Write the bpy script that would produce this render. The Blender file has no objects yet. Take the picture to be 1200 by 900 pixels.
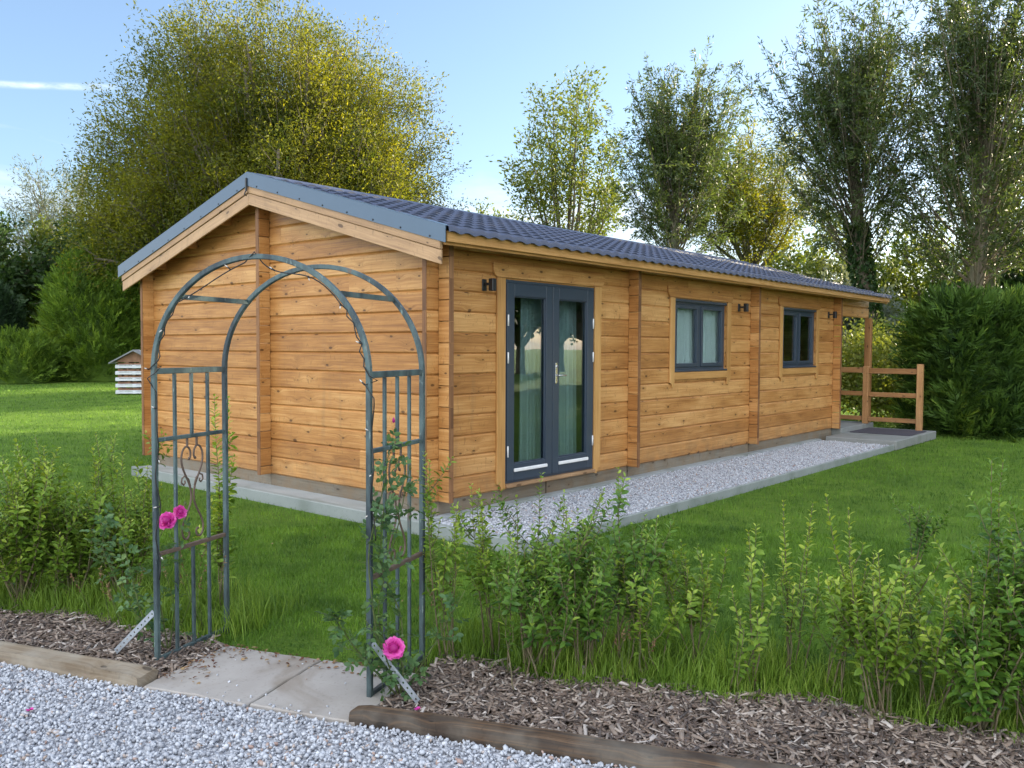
import bpy, bmesh, math, random
import numpy as np
from mathutils import Vector, Matrix

PI = math.pi
sc = bpy.context.scene
COL = sc.collection
R = np.random.default_rng(7)
random.seed(7)

# ------------------------------------------------------------------ camera
FPX, YAW, PITCH, ROLL = 1006.9, 40.366, -2.372, 0.242
CAM = np.array([-5.479, -5.535, 1.628])
_y, _p, _r = np.radians([YAW, PITCH, ROLL])
FWD = np.array([math.cos(_y)*math.cos(_p), math.sin(_y)*math.cos(_p), math.sin(_p)])
RGT = np.array([math.sin(_y), -math.cos(_y), 0.0])
UPV = np.cross(RGT, FWD)
RGT, UPV = math.cos(_r)*RGT + math.sin(_r)*UPV, -math.sin(_r)*RGT + math.cos(_r)*UPV
cam = bpy.data.cameras.new('camera'); cam.sensor_width = 36.0; cam.lens = FPX/1200*36
cam.clip_start = 0.05; cam.clip_end = 3000
co = bpy.data.objects.new('camera', cam); COL.objects.link(co)
co.matrix_world = Matrix(((RGT[0], UPV[0], -FWD[0], CAM[0]), (RGT[1], UPV[1], -FWD[1], CAM[1]),
                          (RGT[2], UPV[2], -FWD[2], CAM[2]), (0, 0, 0, 1)))
sc.camera = co

# ------------------------------------------------------------------ light
SUN_AZ, SUN_EL = math.radians(-22), math.radians(16)      # azimuth from +x towards +y
SKY_STRENGTH, SUN_STRENGTH, EXPOSURE = 0.10, 5.0, 1.67
sdir = Vector((math.cos(SUN_EL)*math.cos(SUN_AZ), math.cos(SUN_EL)*math.sin(SUN_AZ), math.sin(SUN_EL)))
sun = bpy.data.lights.new('sun', 'SUN'); sun.energy = SUN_STRENGTH; sun.angle = math.radians(0.53)
sun.color = (1.0, 0.86, 0.62)
so = bpy.data.objects.new('sun', sun); COL.objects.link(so)
so.rotation_euler = sdir.to_track_quat('Z', 'Y').to_euler(); so.location = (30, -12, 20)

world = bpy.data.worlds.new('World'); sc.world = world; world.use_nodes = True
nt = world.node_tree; nt.nodes.clear()


class NB:
    """tiny node-graph builder"""
    def __init__(s, nt): s.t = nt
    def n(s, kind, **kw):
        x = s.t.nodes.new(kind)
        for k, v in kw.items(): setattr(x, k, v)
        return x
    def put(s, sock, v):
        if v is None: return
        if isinstance(v, bpy.types.NodeSocket): s.t.links.new(v, sock)
        else:
            try: sock.default_value = v
            except Exception: sock.default_value = tuple(v) + (1.0,)
    def math(s, op, a, b=None, c=None, clamp=False):
        x = s.n('ShaderNodeMath', operation=op, use_clamp=clamp)
        s.put(x.inputs[0], a); s.put(x.inputs[1], b); s.put(x.inputs[2], c)
        return x.outputs[0]
    def vmath(s, op, a, b=None):
        x = s.n('ShaderNodeVectorMath', operation=op); s.put(x.inputs[0], a); s.put(x.inputs[1], b)
        return x.outputs['Value'] if op in ('LENGTH', 'DOT_PRODUCT', 'DISTANCE') else x.outputs[0]
    def mix(s, f, a, b, mode='MIX'):
        x = s.n('ShaderNodeMix', data_type='RGBA', blend_type=mode, clamp_factor=True)
        s.put(x.inputs[0], f); s.put(x.inputs[6], a); s.put(x.inputs[7], b)
        return x.outputs[2]
    def noise(s, vec, scale, detail=4, rough=0.55, dist=0.0, out=0):
        x = s.n('ShaderNodeTexNoise'); s.put(x.inputs['Vector'], vec)
        s.put(x.inputs['Scale'], scale); s.put(x.inputs['Detail'], detail)
        s.put(x.inputs['Roughness'], rough); s.put(x.inputs['Distortion'], dist)
        return x.outputs[out]
    def ramp(s, f, stops, interp='LINEAR'):
        x = s.n('ShaderNodeValToRGB'); x.color_ramp.interpolation = interp
        e = x.color_ramp.elements
        while len(e) < len(stops): e.new(0.5)
        for q, (p, c) in zip(e, stops):
            q.position = p; q.color = (c, c, c, 1) if not hasattr(c, '__len__') else tuple(c) + (1,)
        s.put(x.inputs[0], f); return x.outputs[0]
    def rng(s, v, a, b, c=0.0, d=1.0, smooth=False):
        x = s.n('ShaderNodeMapRange', interpolation_type='SMOOTHSTEP' if smooth else 'LINEAR')
        for i, q in enumerate((v, a, b, c, d)): s.put(x.inputs[i], q)
        return x.outputs[0]
    def scale(s, vec, k):
        x = s.n('ShaderNodeMapping'); s.put(x.inputs['Vector'], vec); x.inputs['Scale'].default_value = k
        return x.outputs[0]
    def attr(s, name, out='Fac'):
        x = s.n('ShaderNodeAttribute', attribute_name=name); return x.outputs[out]


b = NB(nt)
sky = b.n('ShaderNodeTexSky', sky_type='NISHITA'); sky.sun_disc = False
sky.sun_elevation = SUN_EL; sky.sun_rotation = PI/2 - SUN_AZ
sky.air_density = 1.0; sky.dust_density = 1.2; sky.ozone_density = 3.0
tc = b.n('ShaderNodeTexCoord'); dirv = b.vmath('NORMALIZE', tc.outputs['Generated'])
sx = b.n('ShaderNodeSeparateXYZ'); b.put(sx.inputs[0], dirv)
el = sx.outputs[2]
den = b.math('ADD', b.math('MAXIMUM', el, 0.0), 0.16)
cx = b.n('ShaderNodeCombineXYZ')
b.put(cx.inputs[0], b.math('DIVIDE', sx.outputs[0], den)); b.put(cx.inputs[1], b.math('DIVIDE', sx.outputs[1], den))
cw = b.n('ShaderNodeMapping'); b.put(cw.inputs['Vector'], cx.outputs[0])
cw.inputs['Rotation'].default_value = (0, 0, 0.9); cw.inputs['Scale'].default_value = (0.45, 1.25, 1)
cn = b.noise(cw.outputs[0], 1.1, 7, 0.58, 0.35)
# added bright cloud bank behind the viewer, to fill the shade; thin wisps elsewhere
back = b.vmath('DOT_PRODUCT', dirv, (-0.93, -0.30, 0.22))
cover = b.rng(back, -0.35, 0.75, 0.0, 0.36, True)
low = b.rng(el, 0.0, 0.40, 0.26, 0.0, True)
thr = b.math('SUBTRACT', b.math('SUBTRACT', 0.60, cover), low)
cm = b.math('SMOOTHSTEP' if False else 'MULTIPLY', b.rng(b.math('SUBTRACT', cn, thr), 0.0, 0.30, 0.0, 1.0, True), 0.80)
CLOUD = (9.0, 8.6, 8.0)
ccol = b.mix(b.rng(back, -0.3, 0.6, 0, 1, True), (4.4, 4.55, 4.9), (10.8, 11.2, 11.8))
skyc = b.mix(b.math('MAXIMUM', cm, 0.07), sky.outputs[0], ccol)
# one thin vapour trail, low on the left
vt = b.vmath('DOT_PRODUCT', dirv, (0.0, 0.0, 1.0))
az = b.math('ARCTAN2', sx.outputs[1], sx.outputs[0])
tr = b.math('ABSOLUTE', b.math('SUBTRACT', b.math('SUBTRACT', el, b.math('MULTIPLY', b.math('SUBTRACT', az, 1.18), -0.10)), 0.2565))
trn = b.noise(b.scale(dirv, (60, 60, 160)), 1.0, 3)
trm = b.math('MULTIPLY', b.rng(tr, 0.0005, 0.0045, 1, 0, True), b.rng(az, 1.125, 1.15, 0, 1, True))
trm = b.math('MULTIPLY', trm, b.rng(trn, 0.30, 0.70, 0.05, 0.38))
skyc = b.mix(trm, skyc, (6.5, 6.5, 6.7))
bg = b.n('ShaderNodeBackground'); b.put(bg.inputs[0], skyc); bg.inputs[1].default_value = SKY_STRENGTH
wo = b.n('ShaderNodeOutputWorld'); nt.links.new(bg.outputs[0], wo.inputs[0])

vs = sc.view_settings
vs.view_transform = 'Standard'; vs.look = 'None'; vs.exposure = EXPOSURE; vs.gamma = 1.0; vs.use_curve_mapping = False
sc.cycles.max_bounces = 8; sc.cycles.diffuse_bounces = 4; sc.cycles.transparent_max_bounces = 16
sc.cycles.transmission_bounces = 4; sc.cycles.glossy_bounces = 3; sc.cycles.sample_clamp_indirect = 8
sc.cycles.use_denoising = True


def ray(px, py): return FWD + RGT*(px-600)/FPX - UPV*(py-450)/FPX
def on_z(px, py, z=0.0):
    d = ray(px, py); return CAM + d*(z-CAM[2])/d[2]
def at(px, py, depth): return CAM + ray(px, py)*depth
def hz(x, y):
    """lawn height: level, rising a hand's breadth far back on the left"""
    t = np.clip(((x-CAM[0])*0.762+(y-CAM[1])*0.648-16)/18.0, 0, 1)*np.clip((y-7)/6.0, 0, 1)
    return 0.35*t*t*(3-2*t)

# local frame of the kerb and the arch: s runs along the kerb, d into the garden
CEN = np.array([-2.887, -1.844]); WV = np.array([0.339, -0.941]); DV = np.array([0.941, 0.339])
def sd(s, d, z=0.0):
    p = CEN + WV*s + DV*d; return np.array([p[0], p[1], z])
def to_sd(x, y):
    qx, qy = x-CEN[0], y-CEN[1]; return qx*WV[0]+qy*WV[1], qx*DV[0]+qy*DV[1]

# ------------------------------------------------------------------ objects
def tag(o, label=None, cat=None, group=None, kind=None):
    for k, v in (('label', label), ('category', cat), ('group', group), ('kind', kind)):
        if v: o[k] = v
    return o
def thing(name, label, cat, loc=(0, 0, 0), group=None, rotz=0.0):
    o = bpy.data.objects.new(name, None); COL.objects.link(o)
    o.location = tuple(float(v) for v in loc); o.rotation_euler = (0, 0, rotz); o.empty_display_size = 0.1
    return tag(o, label, cat, group)
def link(name, me, mat, parent=None, world_coords=True):
    o = bpy.data.objects.new(name, me); COL.objects.link(o)
    if mat: me.materials.append(mat)
    if parent is not None:
        o.parent = parent
        if world_coords:
            o.matrix_parent_inverse = full(parent).inverted()
    return o
def full(o):
    m = o.matrix_basis.copy()
    if o.parent is not None: m = full(o.parent) @ o.matrix_parent_inverse @ m
    return m
def bevel(o, w=0.003, seg=1):
    m = o.modifiers.new('bevel', 'BEVEL'); m.width = w; m.segments = seg; m.limit_method = 'ANGLE'; m.angle_limit = math.radians(40)
    return o
def smooth(o, ang=None):
    o.data.polygons.foreach_set('use_smooth', np.ones(len(o.data.polygons), dtype=bool)); return o


class MB:
    """collects pieces; 'gr' is (along the grain, across it, a random id) for the wood"""
    def __init__(s): s.v = []; s.f = []; s.g = []; s.sm = []
    def add(s, verts, faces, gr=None, smooth=False):
        o = len(s.v); s.v += [tuple(float(c) for c in v) for v in verts]
        s.f += [tuple(i+o for i in f) for f in faces]; s.sm += [smooth]*len(faces)
        s.g += list(gr) if gr is not None else [(v[0]+v[1], v[2], 0.5) for v in verts]
        return s
    def box(s, x0, x1, y0, y1, z0, z1, grain=0, M=None, rnd=None):
        rnd = random.random() if rnd is None else rnd
        vs = [(x, y, z) for z in (z0, z1) for y in (y0, y1) for x in (x0, x1)]
        fs = [(0, 2, 3, 1), (4, 5, 7, 6), (0, 1, 5, 4), (2, 6, 7, 3), (0, 4, 6, 2), (1, 3, 7, 5)]
        oth = [i for i in range(3) if i != grain]
        g = [(v[grain], v[oth[0]]+v[oth[1]], rnd) for v in vs]
        if M is not None: vs = [tuple(M @ Vector(v)) for v in vs]
        return s.add(vs, fs, g)
    def prism(s, prof, p0, p1, xax, yax, rnd=None):
        """extrude closed 2-D profile (xax, yax axes) from p0 to p1"""
        rnd = random.random() if rnd is None else rnd
        p0, p1, xax, yax = [np.array(q, float) for q in (p0, p1, xax, yax)]
        L = np.linalg.norm(p1-p0); n = len(prof)
        vs = [p0+xax*a+yax*c for a, c in prof]+[p1+xax*a+yax*c for a, c in prof]
        off = float(p0 @ ((p1-p0)/L))
        g = [(off, a+c, rnd) for a, c in prof]+[(off+L, a+c, rnd) for a, c in prof]
        fs = [(i, (i+1) % n, (i+1) % n+n, i+n) for i in range(n)]+[tuple(range(n-1, -1, -1)), tuple(range(n, 2*n))]
        return s.add(vs, fs, g)
    def beam(s, p0, p1, w, h, up=(0, 0, 1), rnd=None):
        p0 = np.array(p0, float); p1 = np.array(p1, float); d = (p1-p0)/np.linalg.norm(p1-p0)
        x = np.cross(d, np.array(up, float))
        if np.linalg.norm(x) < 1e-4: x = np.cross(d, np.array((1., 0, 0)))
        x /= np.linalg.norm(x); y = np.cross(x, d)
        return s.prism([(-w/2, -h/2), (w/2, -h/2), (w/2, h/2), (-w/2, h/2)], p0, p1, x, y, rnd)
    def tube(s, pts, rad, n=6, cap=True, smooth=True, rnd=0.5):
        pts = [np.array(p, float) for p in pts]; m = len(pts)
        rad = [rad]*m if not hasattr(rad, '__len__') else rad
        vs = []; g = []; ref = None; acc = 0
        for i in range(m):
            t = pts[min(i+1, m-1)]-pts[max(i-1, 0)]; t /= (np.linalg.norm(t)+1e-9)
            if i: acc += np.linalg.norm(pts[i]-pts[i-1])
            if ref is None:
                ref = np.cross(t, (0, 0, 1.)) if abs(t[2]) < 0.9 else np.cross(t, (1., 0, 0))
            ref = ref-t*(ref@t); ref /= np.linalg.norm(ref)+1e-9; bi = np.cross(t, ref)
            for k in range(n):
                a = 2*PI*k/n; vs.append(pts[i]+rad[i]*(math.cos(a)*ref+math.sin(a)*bi)); g.append((acc, k/n, rnd))
        fs = [(i*n+k, i*n+(k+1) % n, (i+1)*n+(k+1) % n, (i+1)*n+k) for i in range(m-1) for k in range(n)]
        if cap: fs += [tuple(range(n-1, -1, -1)), tuple(range((m-1)*n, m*n))]
        return s.add(vs, fs, g, smooth)
    def lathe(s, prof, c, n=16, axis=2):
        vs = []
        for r, h in prof:
            for k in range(n):
                a = 2*PI*k/n; q = [r*math.cos(a), r*math.sin(a), h]
                if axis == 1: q = [q[0], q[2], q[1]]
                if axis == 0: q = [q[2], q[0], q[1]]
                vs.append((c[0]+q[0], c[1]+q[1], c[2]+q[2]))
        m = len(prof)
        fs = [(i*n+k, i*n+(k+1) % n, (i+1)*n+(k+1) % n, (i+1)*n+k) for i in range(m-1) for k in range(n)]
        fs += [tuple(range(n-1, -1, -1)), tuple(range((m-1)*n, m*n))]
        return s.add(vs, fs, None, True)
    def build(s, name, mat, parent=None, world=True):
        me = bpy.data.meshes.new(name); me.from_pydata(s.v, [], s.f); me.update()
        a = me.attributes.new('gr', 'FLOAT_VECTOR', 'POINT'); a.data.foreach_set('vector', np.array(s.g, dtype=np.float32).ravel())
        me.polygons.foreach_set('use_smooth', np.array(s.sm, dtype=bool))
        bm = bmesh.new(); bm.from_mesh(me); bmesh.ops.recalc_face_normals(bm, faces=bm.faces); bm.to_mesh(me); bm.free()
        return link(name, me, mat, parent, world)


def mesh_np(name, V, F, rnd=None, smooth=False):
    """V (n,3); F: (m,k) array of faces with k corners"""
    me = bpy.data.meshes.new(name); k = F.shape[1]
    me.vertices.add(len(V)); me.vertices.foreach_set('co', np.ascontiguousarray(V, dtype=np.float32).ravel())
    me.loops.add(F.size); me.loops.foreach_set('vertex_index', np.ascontiguousarray(F, dtype=np.int32).ravel())
    me.polygons.add(len(F)); me.polygons.foreach_set('loop_start', np.arange(0, F.size, k, dtype=np.int32))
    if smooth: me.polygons.foreach_set('use_smooth', np.ones(len(F), dtype=bool))
    me.update(calc_edges=True)
    if rnd is not None:
        a = me.attributes.new('rnd', 'FLOAT', 'POINT'); a.data.foreach_set('value', np.ascontiguousarray(rnd, dtype=np.float32))
    return me
def nrm(a): return a/(np.linalg.norm(a, axis=-1, keepdims=True)+1e-9)

# leaf shapes: local x across, y along, z up
LEAF_FAR = (np.array([(0, 0, 0), (0.5, .45, .06), (0, 1, -.05), (-0.5, .45, .06)]), np.array([(0, 1, 2, 3)]))
LEAF_NEAR = (np.array([(0, 0, 0), (.36, .22, .07), (.5, .5, .1), (.3, .8, .05), (0, 1, -.08), (-.3, .8, .05), (-.5, .5, .1), (-.36, .22, .07), (0, .3, .0), (0, .62, .01)]),
             np.array([(0, 1, 8, 0), (1, 2, 9, 8), (2, 3, 9, 9), (3, 4, 9, 9), (4, 5, 9, 9), (5, 6, 9, 9), (6, 7, 8, 9), (7, 0, 8, 8)]))
def place(shape, P, D, N, L, Wd, rnd):
    """place a leaf at each P pointing along D with face normal about N; returns V, F, per-vertex rnd"""
    T, F = shape; n = len(P); k = len(T)
    D = nrm(D); X = nrm(np.cross(D, N)); Nn = np.cross(X, D)
    L = np.broadcast_to(L, (n,)); Wd = np.broadcast_to(Wd, (n,))
    V = P[:, None]+X[:, None]*(T[None, :, :1]*Wd[:, None, None])+D[:, None]*(T[None, :, 1:2]*L[:, None, None])+Nn[:, None]*(T[None, :, 2:]*L[:, None, None])
    FF = F[None]+(np.arange(n)*k)[:, None, None]
    return V.reshape(-1, 3), FF.reshape(-1, F.shape[1]), np.repeat(rnd, k)
def tri_split(F):
    """quads with a doubled corner become clean triangles"""
    out = []
    for f in F:
        u = list(dict.fromkeys(f))
        out += [tuple(u)] if len(u) == 3 else [(u[0], u[1], u[2]), (u[0], u[2], u[3])]
    return np.array(out)
LEAF_NEAR = (LEAF_NEAR[0], tri_split([tuple(f) for f in LEAF_NEAR[1]]))
def leaves_obj(name, parts, mat, parent=None, kind=None, smooth=False):
    V = []; F = []; C = []; o = 0
    for v, f, c in parts: V.append(v); F.append(f+o); C.append(c); o += len(v)
    ob = link(name, mesh_np(name, np.concatenate(V), np.concatenate(F), np.concatenate(C), smooth), mat, parent)
    if kind: ob['kind'] = kind
    return ob

# ------------------------------------------------------------------ materials
def mat(name):
    m = bpy.data.materials.new(name); m.use_nodes = True; m.node_tree.nodes.clear(); q = NB(m.node_tree)
    out = q.n('ShaderNodeOutputMaterial'); return m, q, out
def pbsdf(q, col, rough=0.6, bump=None, bstr=0.3, bdist=0.01, metal=0.0, spec=0.5):
    p = q.n('ShaderNodeBsdfPrincipled'); q.put(p.inputs['Base Color'], col); q.put(p.inputs['Roughness'], rough)
    q.put(p.inputs['Metallic'], metal); q.put(p.inputs['Specular IOR Level'], spec)
    if bump is not None:
        bn = q.n('ShaderNodeBump'); q.put(bn.inputs['Height'], bump); q.put(bn.inputs['Strength'], bstr); q.put(bn.inputs['Distance'], bdist)
        q.put(p.inputs['Normal'], bn.outputs[0])
    return p.outputs[0]
def simple(name, col, rough=0.5, metal=0.0, var=0.15, scale=20, spec=0.5):
    m, q, out = mat(name); tcn = q.n('ShaderNodeTexCoord')
    nz = q.noise(tcn.outputs['Object'], scale, 4)
    c = q.mix(nz, tuple(k*(1-var) for k in col), tuple(min(1, k*(1+var)) for k in col))
    q.put(out.inputs[0], pbsdf(q, c, rough, nz, 0.08, 0.002, metal, spec)); return m
def wood(name, c_dark, c_mid, c_light, knots=True, rough=0.45, ks=1.0, seed=0.0, weather=0.0):
    m, q, out = mat(name); g = q.attr('gr', 'Vector')
    sp = q.n('ShaderNodeSeparateXYZ'); q.put(sp.inputs[0], g); s_, t_, r_ = sp.outputs
    so_ = q.math('ADD', s_, q.math('MULTIPLY', r_, 37.0))
    def vec(a, c, z):
        x = q.n('ShaderNodeCombineXYZ'); q.put(x.inputs[0], a); q.put(x.inputs[1], c); q.put(x.inputs[2], z); return x.outputs[0]
    # knots
    vk = q.n('ShaderNodeTexVoronoi', voronoi_dimensions='2D'); q.put(vk.inputs['Scale'], 1.0); q.put(vk.inputs['Randomness'], 0.95)
    wob = q.noise(vec(q.math('MULTIPLY', so_, 14), q.math('MULTIPLY', t_, 14), r_), 1.0, 2)
    q.put(vk.inputs['Vector'], vec(q.math('ADD', q.math('MULTIPLY', so_, 3.4*ks), q.math('MULTIPLY', wob, 0.10)),
                                   q.math('ADD', q.math('MULTIPLY', t_, 7.5*ks), q.math('MULTIPLY', r_, 11)), 0.0))
    sepc = q.n('ShaderNodeSeparateColor'); q.put(sepc.inputs[0], vk.outputs['Color'])
    on = q.math('GREATER_THAN', sepc.outputs[0], 0.52 if knots else 2.0)
    dk = vk.outputs['Distance']
    size = q.math('MULTIPLY_ADD', sepc.outputs[1], 0.080, 0.022)
    knot = q.math('MULTIPLY', q.rng(q.math('DIVIDE', dk, size), 0.75, 1.25, 1, 0, True), on)
    halo = q.math('MULTIPLY', q.rng(dk, 0.02, 0.42, 1, 0, True), on)
    # grain bends round the knots
    tb = q.math('ADD', t_, q.math('MULTIPLY', halo, 0.028))
    g1 = q.noise(vec(q.math('MULTIPLY', so_, 1.5), q.math('MULTIPLY', tb, 55), q.math('MULTIPLY', r_, 9)), 1.0, 5, 0.6, 0.5)
    g2 = q.noise(vec(q.math('MULTIPLY', so_, 5), q.math('MULTIPLY', tb, 170), r_), 1.0, 3, 0.6)
    bl = q.noise(vec(q.math('MULTIPLY', so_, 1.6), q.math('MULTIPLY', t_, 5), r_), 1.0, 3)
    fig = q.noise(vec(q.math('MULTIPLY', so_, 21), q.math('MULTIPLY', t_, 8), r_), 1.0, 4, 0.6, 2.0)
    v = q.math('ADD', q.math('MULTIPLY', g1, 0.55), q.math('ADD', q.math('MULTIPLY', g2, 0.18), q.math('MULTIPLY', bl, 0.36)))
    v = q.math('ADD', v, q.math('MULTIPLY', q.math('SUBTRACT', r_, 0.5), 0.17))
    c = q.ramp(v, [(0.36, c_dark), (0.53, c_mid), (0.74, c_light)])
    c = q.mix(q.math('MULTIPLY', halo, 0.30), c, tuple(k*0.62 for k in c_mid))
    dash = q.math('MULTIPLY', q.rng(fig, 0.585, 0.70, 0, 1, True), 0.62 if knots else 0.12)
    c = q.mix(dash, c, tuple(k*0.5 for k in c_mid))
    c = q.mix(q.math('MULTIPLY', knot, 0.8), c, (c_dark[0]*0.22, c_dark[1]*0.18, c_dark[2]*0.16))
    if knots and not weather:
        pos = q.n('ShaderNodeNewGeometry'); sz = q.n('ShaderNodeSeparateXYZ'); q.put(sz.inputs[0], pos.outputs['Position'])
        dn = q.noise(pos.outputs['Position'], 5, 4, 0.65)
        splash = q.math('MULTIPLY', q.rng(sz.outputs[2], 0.24, 0.62, 0.55, 0.0, True), q.rng(dn, 0.35, 0.7, 0.0, 1.0))
        run = q.math('MULTIPLY', q.rng(q.noise(q.scale(pos.outputs['Position'], (7, 7, 0.5)), 1.0, 4), 0.60, 0.75, 0.0, 0.28), 1.0)
        c = q.mix(q.math('MAXIMUM', splash, run), c, (0.20, 0.125, 0.062))
    if weather:
        tcn = q.n('ShaderNodeTexCoord'); wn = q.noise(tcn.outputs['Object'], 5, 4)
        c = q.mix(q.rng(wn, 0.4, 0.7, 0, weather), c, (0.30, 0.27, 0.22))
    h = q.math('SUBTRACT', q.math('ADD', q.math('MULTIPLY', g2, 0.5), g1), q.math('MULTIPLY', knot, 0.5))
    q.put(out.inputs[0], pbsdf(q, c, q.rng(g1, 0.2, 0.8, rough-0.06, rough+0.12), h, 0.25, 0.004, 0, 0.4)); return m
def foliage(name, c0, c1, c2, transl=0.35, rough=0.5, patch=0.6, pscale=0.8, spec=0.35):
    m, q, out = mat(name); r = q.attr('rnd'); geo = q.n('ShaderNodeNewGeometry')
    nz = q.noise(geo.outputs['Position'], pscale, 3)
    v = q.math('ADD', q.math('MULTIPLY', r, 1-patch*0.5), q.math('MULTIPLY', q.math('SUBTRACT', nz, 0.5), patch*1.6))
    c = q.ramp(v, [(0.0, c0), (0.5, c1), (1.0, c2)])
    p = pbsdf(q, c, rough, spec=spec)
    tl = q.n('ShaderNodeBsdfTranslucent'); q.put(tl.inputs[0], q.mix(1.0, c, (1.35, 1.25, 0.55), 'MULTIPLY'))
    mx = q.n('ShaderNodeMixShader'); mx.inputs[0].default_value = transl
    q.put(mx.inputs[1], p); q.put(mx.inputs[2], tl.outputs[0]); q.put(out.inputs[0], mx.outputs[0]); return m
def bark(name, c0, c1, scale=6):
    m, q, out = mat(name); tcn = q.n('ShaderNodeTexCoord')
    n1 = q.noise(q.scale(tcn.outputs['Object'], (scale*2.2, scale*2.2, scale*0.5)), 1.0, 6, 0.65, 0.6)
    n2 = q.noise(tcn.outputs['Object'], scale*0.5, 3)
    c = q.mix(q.rng(n1, 0.3, 0.7), c0, c1); c = q.mix(q.rng(n2, 0.45, 0.7, 0, 0.5), c, (0.10, 0.13, 0.07))
    q.put(out.inputs[0], pbsdf(q, c, 0.9, n1, 0.8, 0.03, 0, 0.2)); return m

M = {}
M['wall'] = wood('stained_spruce', (0.25, 0.100, 0.026), (0.42, 0.194, 0.056), (0.63, 0.355, 0.135))
M['trim'] = wood('pine_trim', (0.33, 0.155, 0.042), (0.47, 0.245, 0.078), (0.60, 0.34, 0.125), knots=False)
M['barge'] = wood('pale_barge', (0.27, 0.15, 0.075), (0.41, 0.245, 0.125), (0.54, 0.345, 0.19), ks=0.8)
M['endgrain'] = wood('end_grain', (0.10, 0.045, 0.020), (0.19, 0.085, 0.035), (0.30, 0.15, 0.065), knots=False, rough=0.6)
M['deckwood'] = wood('rail_wood', (0.22, 0.10, 0.035), (0.36, 0.18, 0.07), (0.48, 0.27, 0.12))
M['sleeper'] = wood('weathered_sleeper', (0.11, 0.08, 0.052), (0.22, 0.17, 0.115), (0.34, 0.29, 0.22), rough=0.85, weather=0.85)
M['sleeper_dark'] = wood('damp_sleeper', (0.012, 0.009, 0.007), (0.042, 0.027, 0.017), (0.17, 0.095, 0.045), rough=0.7, weather=0.28)
M['plinthboard'] = wood('plinth_board', (0.10, 0.085, 0.065), (0.17, 0.15, 0.115), (0.25, 0.22, 0.17), rough=0.8)
M['graphite'] = simple('graphite_paint', (0.033, 0.049, 0.074), 0.32, 0.0, 0.06, 6)
M['verge'] = simple('verge_metal', (0.060, 0.098, 0.145), 0.28, 0.3, 0.06, 5)
M['black'] = simple('black_metal', (0.012, 0.013, 0.016), 0.4)
M['chrome'] = simple('brushed_steel', (0.62, 0.62, 0.62), 0.25, 1.0, 0.05)
M['white'] = simple('white_plastic', (0.75, 0.75, 0.74), 0.4)
M['galv'] = simple('galvanised_strap', (0.46, 0.50, 0.55), 0.42, 0.7, 0.2, 40)
M['dark_room'] = simple('dim_room', (0.34, 0.27, 0.20), 0.9)
M['cable'] = simple('black_cable', (0.010, 0.009, 0.009), 0.5)
M['bulb'] = simple('bulb_glass', (0.55, 0.52, 0.48), 0.15)
M['mat'] = simple('rubber_mat', (0.055, 0.050, 0.064), 0.9, 0, 0.4, 60)
M['paint_white'] = simple('flaking_white_paint', (0.58, 0.60, 0.63), 0.7, 0, 0.25, 9)
M['brick_fill'] = simple('fill_of_bug_hotel', (0.24, 0.13, 0.08), 0.9, 0, 0.7, 7)
M['shingle'] = simple('grey_roof_felt', (0.20, 0.21, 0.22), 0.9, 0, 0.25, 12)

def roof_mat():
    m, q, out = mat('roof_sheet'); tcn = q.n('ShaderNodeTexCoord')
    n1 = q.noise(tcn.outputs['Object'], 1.3, 4); n2 = q.noise(tcn.outputs['Object'], 45, 3)
    c = q.mix(n1, (0.050, 0.062, 0.105), (0.085, 0.100, 0.155)); c = q.mix(q.rng(n2, 0.6, 0.75, 0, 0.35), c, (0.16, 0.17, 0.17))
    q.put(out.inputs[0], pbsdf(q, c, q.rng(n1, 0.3, 0.7, 0.40, 0.55), n2, 0.1, 0.003, 0.05, 0.35)); return m
M['roof'] = roof_mat()
def concrete_mat(name, c0, c1, stain, scale=3):
    m, q, out = mat(name); tcn = q.n('ShaderNodeTexCoord'); o = tcn.outputs['Object']
    n1 = q.noise(o, scale, 6, 0.6); n2 = q.noise(o, 55, 3); n3 = q.noise(o, scale*0.45, 4, 0.6, 0.6)
    c = q.mix(n1, c0, c1); c = q.mix(q.rng(n3, 0.48, 0.68, 0, 0.6, True), c, stain); c = q.mix(q.rng(n2, 0.58, 0.72, 0, 0.35), c, tuple(k*0.6 for k in c0))
    q.put(out.inputs[0], pbsdf(q, c, 0.85, q.math('ADD', n2, n1), 0.25, 0.004, 0, 0.3)); return m
M['concrete'] = concrete_mat('concrete', (0.24, 0.26, 0.26), (0.38, 0.40, 0.40), (0.18, 0.20, 0.16))
M['kerb'] = concrete_mat('kerb_board', (0.19, 0.215, 0.205), (0.31, 0.335, 0.325), (0.14, 0.165, 0.135))
M['concrete_dark'] = concrete_mat('porch_concrete', (0.18, 0.19, 0.18), (0.28, 0.29, 0.28), (0.13, 0.14, 0.11))
M['paving'] = concrete_mat('paving_stone', (0.27, 0.245, 0.225), (0.42, 0.395, 0.365), (0.185, 0.145, 0.105), 3.8)
def stone_mat(name, ramp, scale=260):
    m, q, out = mat(name); r = q.attr('rnd'); geo = q.n('ShaderNodeNewGeometry')
    n1 = q.noise(geo.outputs['Position'], scale, 3)
    c = q.ramp(r, ramp); c = q.mix(q.rng(n1, 0.35, 0.7, 0.0, 0.3), c, (0.30, 0.30, 0.31))
    q.put(out.inputs[0], pbsdf(q, c, 0.75, n1, 0.3, 0.002, 0, 0.35)); return m
M['stones'] = stone_mat('limestone_chips', [(0, (0.25, 0.26, 0.29)), (0.2, (0.36, 0.375, 0.41)), (0.6, (0.46, 0.48, 0.52)), (0.93, (0.58, 0.60, 0.64)), (0.97, (0.42, 0.33, 0.27)), (1, (0.34, 0.22, 0.18))])
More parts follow.
